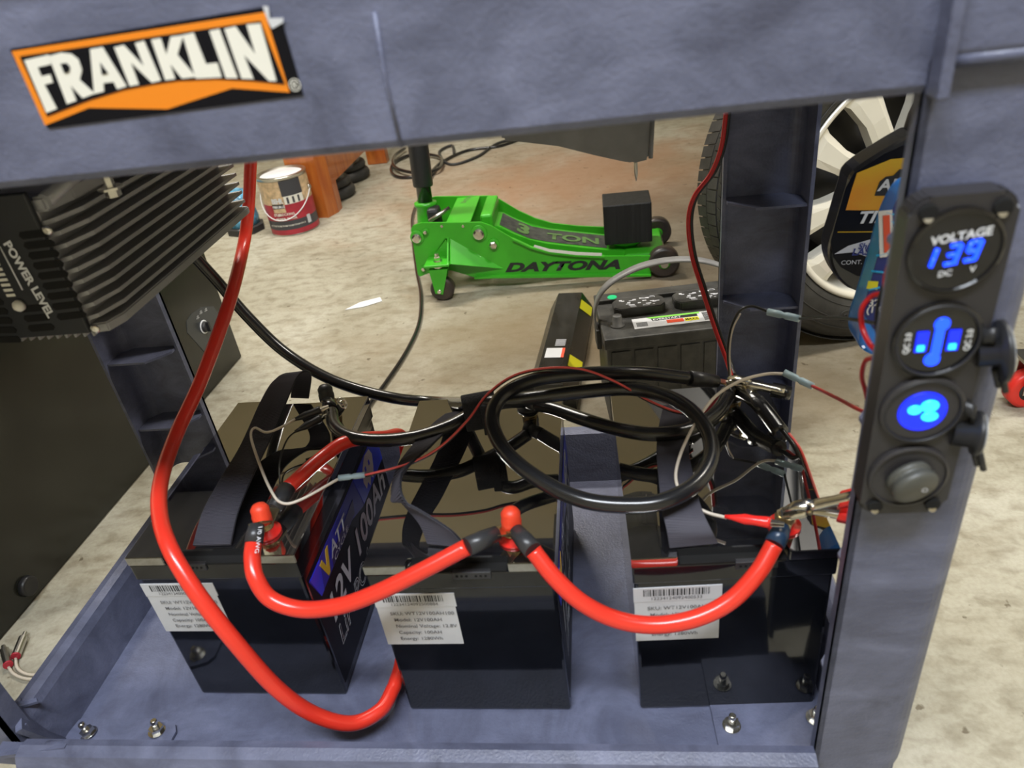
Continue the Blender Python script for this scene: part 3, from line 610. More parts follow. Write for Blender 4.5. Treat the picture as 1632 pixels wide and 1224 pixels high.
# ------------------------------------------------------------------ thin wires
def wire(name, spec, r, m, label, k=10): return cable(name, spec, r, m, label, 'wire', k, n=8)
def twin(spec, r, label):
    t = thing('twin_wire', label, 'wire', path(spec[:2])[0]); p = path(spec, 10)
    mb = MB(); mb.tube(p, r, 8); mb.out('red_core', 'pinkw', t)
    mb = MB(); mb.tube([x + V((0, .5 * r, -1.7 * r)) for x in p], r, 8); mb.out('black_core', 'bwire', t)
    return t
twin([(578, 758, 'z', .405), (650, 739, 'z', .410), (700, 713, 'z', .420), (745, 670, 'z', .435), (775, 630, 'z', .448), (815, 600, 'z', .458), (865, 587, 'z', .462), (925, 588, 'z', .462), (980, 608, 'z', .445), (1030, 636, 'z', .42), (1075, 655, 'z', .41), (1105, 658, 'z', .40)], .0011, 'thin red and black twin wire arching over the middle battery')
def crimp(p0, p1, r, label):
    t = thing('crimp_connector', label, 'connector', p0); p0, p1 = V(p0), V(p1); L_ = (p1 - p0).length; mb = MB()
    mb.lathe(p0, p1 - p0, [(0, r), (L_ * .40, r), (L_ * .5, r * .72), (L_ * .6, r), (L_, r * .95)], 16); mb.out('barrel', 'conn', t)
    return t
crimp(PZ(540, 762, .405), PZ(582, 757, .405), .0030, 'pale blue crimp connector in front of the blue battery side')
w1 = wire('white_wire', [(470, 668, 'z', .405), (450, 680, 'z', .405), (425, 689, 'z', .405), (406, 682, 'z', .408), (400, 696, 'z', .41), (412, 735, 'z', .412), (430, 778, 'z', .41), (448, 801, 'z', .405), (478, 797, 'z', .404), (540, 763, 'z', .405)], .0014, 'wwire', 'off-white wire bent over the leftmost battery')
wire('black_wire', [(478, 683, 'z', .400), (458, 700, 'z', .395), (446, 735, 'z', .385), (446, 772, 'z', ZT + .002)], .0009, 'bwire', 'thin black wire dropping from a clip onto the leftmost battery')
wire('white_wire', [(1252, 596, 'y', .19), (1222, 596, 'y', .19), (1180, 607, 'y', .17), (1140, 632, 'y', .15), (1110, 672, 'y', .12), (1086, 720, 'y', .09), (1077, 762, 'y', .07), (1092, 796, 'y', .05), (1125, 816, 'y', .04), (1158, 825, 'y', .032)], .0015, 'wwire', 'off-white wire looping above the rightmost battery')
crimp(PY(1250, 594, .19), PY(1296, 616, .17), .0036, 'pale blue crimp connector to the left of the switch panel, on a red wire')
crimp(PY(1224, 497, .24), PY(1274, 508, .22), .0037, 'pale blue crimp connector in front of the right rear post')
wire('red_wire', [(1294, 615, 'y', .17), (1335, 635, 'y', .10), (1381, 657, 'y', .02), (1381, 630, 'y', .0), (1374, 600, 'y', -.01), (1380, 575, 'y', -.02), (1398, 570, 'y', -.035)], .0016, 'rwire', 'red wire running from a blue connector up behind the switch panel')
wire('red_wire', [(1424, 405, 'y', -.05), (1412, 440, 'y', -.03), (1412, 470, 'y', -.04)], .0016, 'rwire', 'short red wire behind the voltmeter')
wire('red_wire', [(1412, 468, 'y', -.03), (1390, 472, 'y', -.02), (1374, 492, 'y', -.02), (1374, 520, 'y', -.02), (1386, 548, 'y', -.03), (1404, 565, 'y', -.04)], .0017, 'rwire', 'red wire loop sticking out left of the socket panel')
wire('black_wire', [(1274, 508, 'y', .22), (1310, 506, 'y', .16), (1350, 508, 'y', .08), (1400, 516, 'y', .0), (1420, 520, 'y', -.04)], .0013, 'bwire', 'black wire running from the upper blue connector to the panel')
wire('black_wire', [(1408, 455, 'y', -.03), (1398, 490, 'y', -.03), (1398, 530, 'y', -.03), (1412, 560, 'y', -.04)], .0012, 'bwire', 'short black wire hanging behind the switch panel')
wire('black_wire', [(1163, 600, 'z', .40), (1160, 560, 'y', .25), (1165, 525, 'y', .25), (1178, 497, 'y', .25), (1198, 488, 'y', .25), (1226, 497, 'y', .24)], .0015, 'bwire', 'black wire rising from the rightmost battery to a blue connector')
wire('white_wire', [(1165, 602, 'z', .40), (1163, 560, 'y', .247), (1168, 525, 'y', .247), (1180, 500, 'y', .247)], .0008, 'wwire', 'thin pale wire alongside the black wire at the right rear post')
t = thing('twin_wire', 'thick red and black twin wire hanging down by the right rear post', 'wire', PY(1155, 200, .36))
p = path([(1157, 180, 'y', .36), (1150, 232, 'y', .36), (1134, 275, 'y', .36), (1107, 312, 'y', .355), (1097, 350, 'y', .35), (1102, 405, 'y', .34), (1120, 465, 'y', .32), (1138, 520, 'y', .30), (1158, 575, 'y', .28), (1166, 600, 'y', .26)])
mb = MB(); mb.tube(p, .0023, 10); mb.out('red_core', 'rwire', t)
mb = MB(); mb.tube([x + V((.0036, .002, 0)) for x in p], .0021, 10); mb.out('black_core', 'bwire', t)
t = thing('twin_wire', 'black and red wire running along the right edge of the rightmost battery', 'wire', PZ(1205, 640, .40))
p = path([(1200, 634, 'z', .400), (1225, 660, 'z', .396), (1250, 690, 'z', .388), (1268, 715, 'z', .382), (1282, 750, 'z', .36), (1300, 800, 'y', .15)])
mb = MB(); mb.tube(p, .0022, 10); mb.out('black_core', 'bwire', t)
mb = MB(); mb.tube([x + V((.004, 0, -.001)) for x in p[20:]], .0016, 8); mb.out('red_core', 'pinkw', t)

# ------------------------------------------------------------------ clips
def small_clip(base, tip, m, label):   # base: wire end, tip: jaw end
    t = thing('alligator_clip', label, 'clip', base); base, tip = V(base), V(tip); d = tip - base; L_ = d.length; mb = MB()
    mb.lathe(base, d, [(0, .0016), (L_ * .12, .0022), (L_ * .35, .0044), (L_ * .5, .0040), (L_ * .72, .0046), (L_ * .78, .0042)], 14); mb.out('boot', m, t)
    s_ = d.cross(V((0, 0, 1))).normalized(); mb = MB(); e = d.normalized()
    for sg in (-1, 1):
        a = base + d * .74 + V((0, 0, sg * .0016)); b = tip + V((0, 0, sg * .0010)); mb.prism([a - s_ * .0024, b - s_ * .0012, b + s_ * .0012, a + s_ * .0024], (0, 0, .0006 * sg))
    mb.out('jaw', 'chrome', t); return t
small_clip(PZ(466, 670, .404), PZ(524, 648, .408), 'rub', 'upper black clip on the leftmost battery rear terminal')
small_clip(PZ(470, 688, .398), PZ(524, 660, .402), 'rub', 'lower black clip on the leftmost battery rear terminal')
small_clip(PZ(1155, 823, .400), PZ(1250, 836, .404), 'boot', 'small red alligator clip on the rightmost battery front terminal')
# wire ring hooks at the terminal
mb = MB(); mb.torus(PZ(544, 640, .404), (.5, -.6, .6), .0042, .0008, 20, 6); mb.torus(PZ(547, 644, .402), (.8, -.4, .5), .0046, .0008, 20, 6); tag(mb.out('ring_terminal', 'chrome'), 'small bright rings beside the leftmost rear terminal', 'ring')

def big_clip(piv, jaw, h1, h2, label, sleeve_m, open_=.006):
    t = thing('battery_clamp', label, 'clamp', piv); piv, jaw = V(piv), V(jaw)
    up = V((0, -.35, 1)).normalized()
    for sg, h in ((1, V(h1)), (-1, V(h2))):
        # jaw half with teeth
        d = jaw - piv; side = d.cross(up).normalized(); mb = MB()
        prof = [(-.10, .0046), (.2, .0058), (.6, .0044), (1.0, .0030)]
        rings = []
        for f, w_ in prof:
            c = piv + d * f + up * sg * (.0026 + open_ * math.sin(max(0, f) * math.pi) * .9)
            rings.append([c - side * w_ , c - side * w_ * .7 + up * sg * .0026, c + side * w_ * .7 + up * sg * .0026, c + side * w_])
        mb.loft(rings, smooth=True)
        for k in range(6):
            c = piv + d * (.45 + k * .10) + up * sg * .0012; mb.prism([c - side * .003, c + d.normalized() * .0018 - side * .003, c + d.normalized() * .0009 - up * sg * .0016 - side * .003], side * .006)
        mb.out('jaw', 'chrome', t)
        e = h - piv; s2 = e.cross(up).normalized(); mb = MB(); rings = []
        for f, w_ in ((-.06, .0050), (.15, .0056), (.5, .0048), (.8, .0052), (1, .0050)):
            c = piv + e * f + up * sg * .0018
            rings.append([c - s2 * w_ - up * sg * .002, c - s2 * w_ * .8 + up * sg * .0022, c + s2 * w_ * .8 + up * sg * .0022, c + s2 * w_ - up * sg * .002])
        mb.loft(rings, smooth=True); mb.out('lever', 'chrome', t)
        mb = MB(); a = piv + e * .66; rings = []
        for f, w_ in ((0, .0062), (.1, .0068), (.7, .0068), (1.0, .0060), (1.04, .003)):
            c = a + e * f * .5; rings.append([c - s2 * w_ - up * .0035, c + s2 * w_ - up * .0035, c + s2 * w_ + up * .0035, c - s2 * w_ + up * .0035])
        mb.loft(rings, smooth=True); mb.out('grip', sleeve_m, t)
    mb = MB(); mb.cyl(piv - (jaw - piv).cross(up).normalized() * .0065, piv + (jaw - piv).cross(up).normalized() * .0065, .0022, n=12); mb.torus(piv, (jaw - piv).cross(up), .0036, .0009, 20, 6); mb.out('pivot_spring', 'brass', t)
    return t
big_clip(PY(1290, 808, .022), PY(1246, 818, .026), PY(1362, 792, .005), PY(1362, 822, .005), 'chrome battery clamp with red grips on the rightmost battery front terminal', 'boot', .006)
big_clip(PZ(1190, 612, .408), PZ(1160, 606, .404), PZ(1250, 625, .404), PZ(1212, 648, .398), 'chrome clamp with black taped grips on the rightmost battery rear terminal', 'blk', .004)
mb = MB(); a, b = PZ(1172, 618, .392), PZ(1245, 690, .386); mb.tube(spline([a, a.lerp(b, .5) + V((0, 0, .008)), b], 8), .008, 12, rr=None); tag(mb.out('tape_wrap', 'blk'), 'glossy black taped bundle lying on the rightmost battery', 'cable')
mb = MB(); a, b = PZ(1256, 628, .404), PZ(1248, 628, .404); 

# ------------------------------------------------------------------ switch panel on the post
pn = thing('switch_panel', 'black four-hole panel with voltmeter, sockets and switch on the front post', 'panel', (.394, -.075, .60))
pc = V((.3950, -.078, .599)); pw, ph = .050, .200
def pp(x, z, y=0): return pc + V((x, y, z))
mb = MB(); mb.prism([pp(x, z, .007) for x, z in rrect(pw, ph, .010)], (0, -.014, 0), .0018); mb.out('face_plate', 'panel', pn)
for sx, sz in ((-1, 1), (1, 1), (-1, -1), (1, -1)):
    a = pp(sx * .0165, sz * .0925, -.0085); mb = MB(); mb.lathe(a, (0, -1, 0), [(-.001, .0044), (.0006, .0044), (.0007, .0034), (.0008, .0001)], 20); mb.out('screw_recess', 'hole', pn)
    mb = MB(); mb.lathe(a + V((0, 0, -.0028)), (0, -.8, .6), [(0, .0026), (.0008, .0022)], 12); mb.out('screw_head', 'chrome', pn)
ZM = [.0720, .0222, -.0228, -.0700]
def module(k, lens='glassb'):
    c = pp(-.001, ZM[k], -.007); mb = MB(); mb.lathe(c, (0, -1, 0), [(0, .0222), (.0022, .0222), (.0030, .0212), (.0032, .0204), (.0018, .0200)], 48, smooth=False, cap=False)
    mb.lathe(c, (0, -1, 0), [(.0010, .0206), (.0019, .0206)], 48, smooth=False)
    return mb.out(('voltmeter', 'charger_socket', 'power_socket', 'rocker_switch')[k], lens, pn), c
m0, c = module(0); text('VOLTAGE', c + V((0.001, -.0026, .0060)), (1, 0, .13), (0, 0, 1), .0062, 'white', m0, bold=.03, align='CENTER')
def seg(o, s, ch, m, par):
    SEG = {'1': 'bc', '3': 'abgcd', '9': 'abcdfg', '.': '.'}; w_, h = s * .5, s; t = s * .12; G = {'a': ((0, h), (w_, h)), 'b': ((w_, h), (w_, h / 2)), 'c': ((w_, h / 2), (w_, 0)), 'd': ((0, 0), (w_, 0)), 'e': ((0, 0), (0, h / 2)), 'f': ((0, h / 2), (0, h)), 'g': ((0, h / 2), (w_, h / 2)), '.': ((w_, 0), (w_ + .0003, 0))}
    mb = MB()
    for g in SEG[ch]:
        (x0, z0), (x1, z1) = G[g]; sh = .18; mb.tube([o + V((x0 + z0 * sh, 0, z0 + .13 * x0)), o + V((x1 + z1 * sh, 0, z1 + .13 * x1))], t, 8)
    mb.out('led_digit', m, par)
for k, ch in enumerate('13.9'): seg(c + V((-.0115 + (-.0040, .0068, .0075, .0158)[k], -.0028, -.0072 + .13 * (-.0040, .0068, .0075, .0158)[k])), .0095, ch, 'led', m0)
text('DC', c + V((-.0065, -.0026, -.0130)), (1, 0, .1), (0, 0, 1), .0045, 'white', m0, bold=.02); text('V', c + V((.0080, -.0026, -.0115)), (1, 0, .1), (0, 0, 1), .0045, 'white', m0, bold=.02)
m1, c = module(1)
for sx in (-1, 1):
    mb = MB(); mb.box(c + V((sx * .0078 - .0030, -.0030, -.0062)), c + V((sx * .0078 + .0030, -.0022, .0062)), .0003); mb.out('usb_port', 'ledd', m1)
    mb = MB(); mb.box(c + V((sx * .0078 - .0020, -.0034, -.0052)), c + V((sx * .0078 + .0016, -.0030, -.0018)), .0003); mb.out('port_glow', 'ledc', m1)
mb = MB(); mb.lathe(c + V((.0008, -.0022, .0098)), (0, -1, 0), [(0, .0040), (.0008, .0036)], 20); mb.lathe(c + V((-.0008, -.0022, -.0112)), (0, -1, 0), [(0, .0042), (.0008, .0038)], 20); mb.box(c + V((-.0022, -.0028, -.0080)), c + V((.0026, -.0022, .0068))); mb.out('glow_light', 'led', m1)
for sx, ss in ((-1, 'QC 3.0'), (1, 'QC 3.0')): text(ss, c + V((sx * .0150 + .0015, -.0026, -.0068)), (0, 0, 1), (-1, 0, 0), .0042, 'white', m1, bold=.03)
mb = MB(); mb.torus(c + V((0, -.003, 0)), (0, -1, 0), .0205, .0010, 40, 6); mb.out('bezel_ring', 'rub', m1)
m2, c = module(2, 'panel')
mb = MB(); mb.lathe(c, (0, -1, 0), [(.0021, .0130), (.0027, .0126), (.0025, .0108), (.0023, .0001)], 36); so = mb.out('socket_glow', 'ledd', m2)
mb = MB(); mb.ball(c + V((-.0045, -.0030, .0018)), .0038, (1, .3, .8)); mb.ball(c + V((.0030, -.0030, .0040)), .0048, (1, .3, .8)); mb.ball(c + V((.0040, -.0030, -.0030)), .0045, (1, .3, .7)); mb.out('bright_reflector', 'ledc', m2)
mb = MB(); mb.torus(c + V((0, -.0028, 0)), (0, -1, 0), .0200, .0008, 40, 6); mb.out('bezel_ring', 'rub', m2)
m3, c = module(3, 'panel')
mb = MB(); mb.lathe(c, V((.25, -1, -.28)), [(0, .0132), (.0030, .0132), (.0034, .0122), (.0058, .0122), (.0062, .0134), (.0092, .0134), (.0110, .0120), (.0112, .0001)], 36); kn = mb.out('switch_knob', 'knob', m3)
text('O', c + V((.0035, -.0128, -.0025)), (1, 0, 0), (0, 0, 1), .0045, 'lgrey', kn, bold=.0)
# tethered socket caps
for lab_, u, v, cx_, cz in (('black tethered socket cap hanging at the right, upper one', 1590, 560, 0, 0), ('black tethered socket cap hanging at the right, lower one', 1555, 690, 0, 0)):
    t = thing('socket_cap', lab_, 'cap', PY(u, v, -.085)); a = PY(u, v, -.085)
    up = 'upper' in lab_; ax = V((1, -.15, .12)) if up else V((1, -.25, -.05))
    mb = MB(); mb.lathe(a - ax.normalized() * (.010 if up else .012), ax, [(0, .0085), (.0105, .0088), (.011, .0125), (.0135, .0130), (.0140, .0126)] if not up else [(0, .0075), (.010, .0078), (.0104, .0165), (.0130, .0170), (.0135, .016)], 32); mb.out('cap_body', 'rub', t)
    mb = MB(); mb.lathe(a + ax.normalized() * (.0036 if up else .0022), ax, [(0, .0150 if up else .0118), (.0006, .0150 if up else .0118), (.0009, .012 if up else .009)], 28); mb.out('cap_rim', 'greyfl', t)
    k = 1 if up else 2; r0 = pp(.0215, ZM[k], -.008)
    mb = MB(); mb.ribbon(spline([r0, r0.lerp(a, .4) + V((0, -.003, .006)), a - ax.normalized() * .004 + V((0, 0, .008))], 6), [(0, .002, .0075)] * 13, .0022); mb.out('tether', 'rub', t)
    mb = MB(); e = a + ax.normalized() * .002; mb.tube([e + V((-.002, -.001, -.010)), e + V((.002, -.002, -.021))], .0018, 8); mb.tube([e + V((.001, -.003, -.011)), e + V((.0055, -.003, -.024))], .0018, 8); mb.out('pull_tab', 'rub', t)

# ------------------------------------------------------------------ things behind: floor jack
jk = thing('floor_jack', 'bright green steel floor jack with black lettering on the concrete floor', 'jack', (0.05, 1.49, 0))
YN, YF = 1.385, 1.60
def J(pts, y): return [PY(640 + x / 3.4, 230 + z / 3.4, y) for x, z in pts]
near = [(50, 462), (62, 440), (105, 426), (430, 423), (485, 442), (600, 510), (700, 557), (800, 583), (950, 600), (1100, 607), (1362, 605), (1350, 708), (500, 718), (395, 722), (270, 682), (165, 690), (100, 718), (88, 706)]
mb = MB(); mb.prism(J(near, YN), (0, .006, 0), .0008); mb.out('side_plate', 'green', jk)
dz = V((0, YF - YN, 0))
mb = MB(); mb.prism([p + dz for p in J(near, YN)], (0, .006, 0), .0008); mb.out('side_plate', 'green', jk)
mb = MB(); mb.prism(J([(600, 512), (700, 559), (800, 585), (950, 602), (1100, 609), (1100, 617), (950, 611), (800, 594), (700, 568), (600, 521)], YN - .010), (0, .012, 0)); mb.prism(J([(395, 722), (500, 718), (1352, 707), (1352, 717), (500, 727), (395, 731)], YN - .014), (0, .018, 0)); mb.out('plate_flange', 'green', jk)
zt_ = PY(640 + 260 / 3.4, 230 + 425 / 3.4, YN).z
xa, xb = PY(640 + 235 / 3.4, 355, YN).x, PY(640 + 372 / 3.4, 355, YN).x
mb = MB(); mb.box((xa, YN + .006, zt_ - .008), (xb, YF, zt_ - .003), .001); mb.box((xb + .022, YN + .03, zt_ - .06), (xb + .055, YF - .02, zt_ + .002), .006); cvp = mb.out('cover_plate', 'green', jk)
text('DAYTONA', V((xa + .030, YF - .055, zt_ - .0025)), (.0, 1, 0) if False else (.25, 1, 0), (-1, .25, 0), .020, 'gfade', cvp, sx=.7, bold=.02)
# lift arm
ap = [(450, 392), (540, 405), (620, 445), (700, 478), (790, 495), (900, 508), (1110, 530), (1300, 545), (1300, 590), (1000, 585), (780, 560), (640, 520), (450, 480)]
mb = MB(); mb.prism([PY(640 + x / 3.4, 230 + z / 3.4, 1.49) + V((0, -.058, 0)) for x, z in ap], (0, .116, 0), .002); arm = mb.out('lift_arm', 'green', jk)
tp = [PY(640 + x / 3.4, 230 + z / 3.4, 1.49) for x, z in ap[1:7]]
mb = MB(); rings = [[p_ + V((0, -.046, .0012)), p_ + V((0, .046, .0012))] for p_ in tp]; mb.loft(rings, closed=False); dc = mb.out('arm_decal', 'gdark', arm)
a, b = tp[1], tp[2]; X_ = (tp[4] - tp[1]).normalized()
text('3', a.lerp(b, .1) + V((0, -.030, .003)), (b - a), V((0, 1, 0)), .085, 'gfade', dc, bold=.05, sx=.9)
text('TON', tp[3] + V((0, -.028, .003)), tp[5] - tp[3], V((0, 1, 0)), .06, 'gfade', dc, bold=.03, sx=1.1)
mb = MB(); a, b = PY(640 + 720 / 3.4, 230 + 545 / 3.4, 1.425), PY(640 + 1090 / 3.4, 230 + 582 / 3.4, 1.425)
mb.prism([PY(640 + x / 3.4, 230 + z / 3.4, YN - .0115) for x, z in ((715, 556), (800, 583), (950, 600), (1085, 605), (1085, 590), (950, 585), (800, 568), (720, 545))], (0, .001, 0)); mb.out('white_stripe', 'cream', jk)
# letters
o = PY(805, 433, YN - .0012); X_ = PY(985, 428, YN - .0012) - o
lt = text('DAYTONA', o, X_, (0, 0, 1), .0345, 'ink', jk, bold=.05, sx=1.80, shear=.35)
# bosses and bolts
for u, v, r in ((640 + 85 / 3.4, 230 + 503 / 3.4, .013), (640 + 420 / 3.4, 230 + 481 / 3.4, .015), (640 + 498 / 3.4, 230 + 540 / 3.4, .011), (640 + 132 / 3.4, 230 + 472 / 3.4, .006), (640 + 122 / 3.4, 230 + 670 / 3.4, .006)):
    a = PY(u, v, YN); mb = MB(); mb.lathe(a, (0, -1, 0), [(0, r * 1.45), (.004, r * 1.4)], 28); h_ = mb.out('boss', 'green', jk); mb = MB(); mb.lathe(a + V((0, -.004, 0)), (0, -1, 0), [(0, r), (.008, r * .96), (.010, r * .6)], 20 if r > .012 else 6, smooth=False); mb.out('bolt', 'chrome', h_)
for x in (218, 333):
    a = PY(640 + x / 3.4, 230 + 444 / 3.4, YN); mb = MB(); mb.lathe(a, (0, -1, 0), [(0, .004), (.002, .0035)], 12); mb.out('rivet', 'chrome', jk)
# rear caster brackets and casters
for yy, sg in ((YN, -1), (YF + .006, 1)):
    off = V((0, yy - YN, 0))
    def JJ(pts, y0): return [p_ + off for p_ in J(pts, y0)]
    zc = PY(640 + 200 / 3.4, 230 + 640 / 3.4, YN - .03).z; xl, xr = PY(640 + 135 / 3.4, 420, YN - .03).x, PY(640 + 270 / 3.4, 420, YN - .03).x
    ya, yb = (yy, yy + sg * .065)
    mb = MB(); mb.box((xl, min(ya, yb), zc), (xr, max(ya, yb), zc + .006), .001)
    mb.prism([(xl + .01, ya, zc + .004), (xl + .06, ya, zc + .055), (xr - .01, ya, zc + .055), (xr, ya, zc + .004)], (0, sg * .004, 0))
    mb.prism([(xr - .006, ya, zc + .055), (xr - .006, ya + sg * .058, zc + .004), (xr - .006, ya, zc + .004)], (.004, 0, 0)); mb.prism([(xr, ya, zc + .05), (xr + .13, ya, zc - .046), (xr, ya + sg * .05, zc)], (.003, 0, 0.001)); mb.out('caster_bracket', 'green', jk)
    cx, cy = (xl + xr) / 2, yy + sg * .036
    mb = MB(); mb.lathe((cx, cy, zc + .006), (0, 0, 1), [(0, .013), (.002, .013), (.0022, .009), (.012, .009), (.014, .006), (.022, .006)], 6, smooth=False); mb.lathe((cx, cy, zc - .010), (0, 0, 1), [(0, .020), (.010, .020)], 24); cb = mb.out('caster_bolt', 'chrome', jk)
    mb = MB()
    for s2 in (-1, 1): mb.prism([(cx - .024, cy + s2 * .018, zc - .010), (cx + .026, cy + s2 * .018, zc - .010), (cx + .020, cy + s2 * .018, zc - .03), (cx + .002, cy + s2 * .018, .022), (cx - .018, cy + s2 * .018, .026)], (0, s2 * .003, 0))
    mb.box((cx - .024, cy - .019, zc - .014), (cx + .026, cy + .019, zc - .009)); mb.out('caster_fork', 'green', jk)
    mb = MB(); mb.lathe((cx, cy - .015, .032), (0, 1, 0), [(0, .026), (.003, .032), (.027, .032), (.030, .026)], 28); wh = mb.out('caster_wheel', 'poly', jk)
    mb = MB(); mb.cyl((cx - .006, cy - .026, .032), (cx - .006, cy + .026, .032), .005, n=12); mb.out('axle', 'chrome', wh)
fx = PY(640 + 1422 / 3.4, 230 + 680 / 3.4, YN).x
mb = MB(); mb.cyl((fx, YN - .02, .042), (fx, YF + .03, .042), .010, n=16); mb.out('front_axle', 'steel', jk)
for y0 in (YN - .012, YF - .005):
    mb = MB(); mb.lathe((fx, y0, .042), (0, 1, 0), [(0, .034), (.003, .040), (.030, .040), (.033, .034)], 32); wh = mb.out('front_wheel', 'poly', jk)
    mb = MB(); mb.lathe((fx, y0 + .001, .042), (0, -1, 0), [(0, .015), (.003, .015), (.0032, .011), (.006, .011)], 24); mb.out('hub_cap', 'green', wh)
sdx = fx - .055
mb = MB(); mb.box((fx - .10, YN + .02, .035), (fx + .005, YF - .015, .062), .006); mb.out('nose_bracket', 'green', jk)
mb = MB(); mb.lathe((.285, 1.485, .058), (0, 0, 1), [(0, .03), (.016, .03), (.017, .052), (.026, .055)], 28); mb.out('saddle', 'green', jk)
# handle socket and handle
hb = V((PY(675, 340, 1.49).x + .004, 1.50, .150)); hd = (V((PY(668, 245, 1.52).x, 1.52, PY(668, 245, 1.52).z)) - hb).normalized()
mb = MB(); mb.box((hb.x - .03, 1.44, .10), (hb.x + .03, 1.56, .165), .008); mb.lathe(hb - hd * .02, hd, [(0, .034), (.05, .028), (.078, .026), (.082, .031), (.092, .031), (.093, .024)], 28); mb.out('handle_socket', 'green', jk)
mb = MB(); mb.lathe(hb + hd * .05, hd, [(0, .0205), (.42, .0205)], 24); hp = mb.out('handle_pole', 'blk', jk)
mb = MB(); mb.lathe(hb + hd * .115, hd, [(0, .026), (.004, .0275), (.33, .0275), (.335, .024)], 24); mb.out('foam_sleeve', 'rub', hp)
mb = MB(); a = PY(682, 325, 1.46); mb.box((hb.x + .012, 1.455, .135), (hb.x + .045, 1.50, .215), .008); mb.out('release_box', 'matte', jk)
mb = MB(); mb.tube([(hb.x + .02, 1.44, zt_ - .01), (hb.x + .075, 1.47, zt_ + .012)], .006, 8); mb.out('linkage_rod', 'steel', jk)
# block of rubber on the saddle
mb = MB(); bx0, bx1 = PY(961, 380, 1.43).x, PY(1042, 380, 1.43).x
mb.box((bx0 + .004, 1.425, .084), (bx1 - .004, 1.53, .192), .003)
for k in range(10): mb.box((bx0 + .008 + k * .0118, 1.4235, .086), (bx0 + .013 + k * .0118, 1.4265, .190))
tag(mb.out('rubber_block', 'blockm'), 'square black rubber block resting on the front of the green jack', 'block')

# ------------------------------------------------------------------ car battery
FLv = PZ(963, 541, .2); ang = math.atan2(PZ(1140, 520, .2).y - FLv.y, PZ(1140, 520, .2).x - FLv.x)
cb = thing('car_battery', 'dusty black car battery with grey carry handle standing on the floor', 'battery', (FLv.x, FLv.y, 0), ang * .9)
T = wmat(cb)
def LM(mb): bmesh.ops.transform(mb.bm, matrix=T, verts=mb.bm.verts); return mb
cw, cl, ch = .262, .172, .200
mb = MB(); mb.box((.004, .004, 0), (cw - .004, cl - .004, ch - .020), .004)
for k in range(6): mb.box((.012 + k * .041, .0015, .01), (.012 + k * .041 + .034, .006, ch - .030), .001)
LM(mb).out('case', 'dustbat', cb)
mb = MB(); mb.box((0, 0, ch - .024), (cw, cl, ch - .002), .003); mb.box((.0, cl - .030, ch - .004), (cw, cl, ch + .006), .002); LM(mb).out('lid', 'dustbat', cb)
for x0 in (.030, .142):
    mb = MB(); out = [(x0 + .010, .082), (x0 + .085, .082), (x0 + .095, .092), (x0 + .095, .118), (x0 + .085, .128), (x0 + .010, .128), (x0, .118), (x0, .092)]
    mb.prism([(a, c_, ch - .003) for a, c_ in out], (0, 0, .016), .0015); vc = LM(mb).out('vent_cap', 'dustbat', cb)
    mb = MB(); r = random.Random(3)
    for k in range(26):
        a, c_ = x0 + .010 + r.random() * .070, .086 + r.random() * .034; mb.box((a, c_, ch + .0131), (a + .003 + r.random() * .008, c_ + .002 + r.random() * .003, ch + .0134))
    LM(mb).out('warning_print', 'lgrey', vc)['kind'] = 'stuff'
mb = MB(); mb.lathe((.030, .050, ch - .003), (0, 0, 1), [(0, .014), (.004, .013), (.005, .0095), (.021, .0085), (.022, .007)], 24); LM(mb).out('terminal_post', 'lead', cb)
mb = MB(); mb.lathe((.034, .152, ch + .005), (0, 0, 1), [(0, .0095), (.0016, .0090)], 24); LM(mb).out('charge_indicator', 'gdot', cb)
def flat(pts, z, m, nm, par):
    mb = MB(); mb.prism([(a, c_, z) for a, c_ in pts], (0, 0, .0004)); return LM(mb).out(nm, m, par)
lb = flat([(.058, .028), (.205, .028), (.205, .066), (.058, .066)], ch - .0018, 'paper', 'brand_label', cb)
flat([(.092, .060), (.180, .060), (.180, .0655), (.085, .0655)], ch - .0013, 'lime', 'lime_band', lb); flat([(.094, .0505), (.175, .0505), (.175, .0595), (.092, .0595)], ch - .0013, 'ink', 'black_band', lb)
flat([(.118, .036), (.148, .036), (.148, .048), (.118, .048)], ch - .0013, 'redp', 'red_band', lb); flat([(.150, .036), (.175, .036), (.175, .048), (.150, .048)], ch - .0013, 'yellow', 'yellow_band', lb)
q3 = lambda a, c_, z: T @ V((a, c_, z)); Xc, Yc = T.to_3x3() @ V((1, 0, 0)), T.to_3x3() @ V((0, 1, 0))
text('EVERSTART', q3(.095, .0515, ch - .0007), Xc, Yc, .009, 'white', lb, bold=.01, sx=1.1); text('MAXX', q3(.151, .0385, ch - .0007), Xc, Yc, .010, 'ink', lb, bold=.03, sx=.8)
mb = MB()
for k in range(9): mb.box((.064 + k * .0022, .034, ch - .0013), (.0652 + k * .0022, .050, ch - .001)); mb.box((.184, .032 + k * .0035, ch - .0013), (.200, .0338 + k * .0035, ch - .001))
LM(mb).out('barcode', 'ink', lb)
p = spline([(-.004, .080, ch - .035), (-.006, .082, ch + .02), (.016, .083, ch + .062), (.07, .084, ch + .090), (.13, .085, ch + .098), (.19, .084, ch + .090), (.245, .083, ch + .062), (cw + .006, .082, ch + .02), (cw + .004, .080, ch - .035)], 8)
mb = MB(); mb.ribbon(p, [(0, .022, 0)] * len(p), .0035); LM(mb).out('handle', 'grey', cb)
mb = MB(); mb.box((-.008, .062, ch - .055), (.001, .10, ch - .015), .002); LM(mb).out('handle_lug', 'dustbat', cb); mb = MB(); mb.box((cw - .001, .062, ch - .055), (cw + .008, .10, ch - .015), .002); LM(mb).out('handle_lug', 'dustbat', cb)

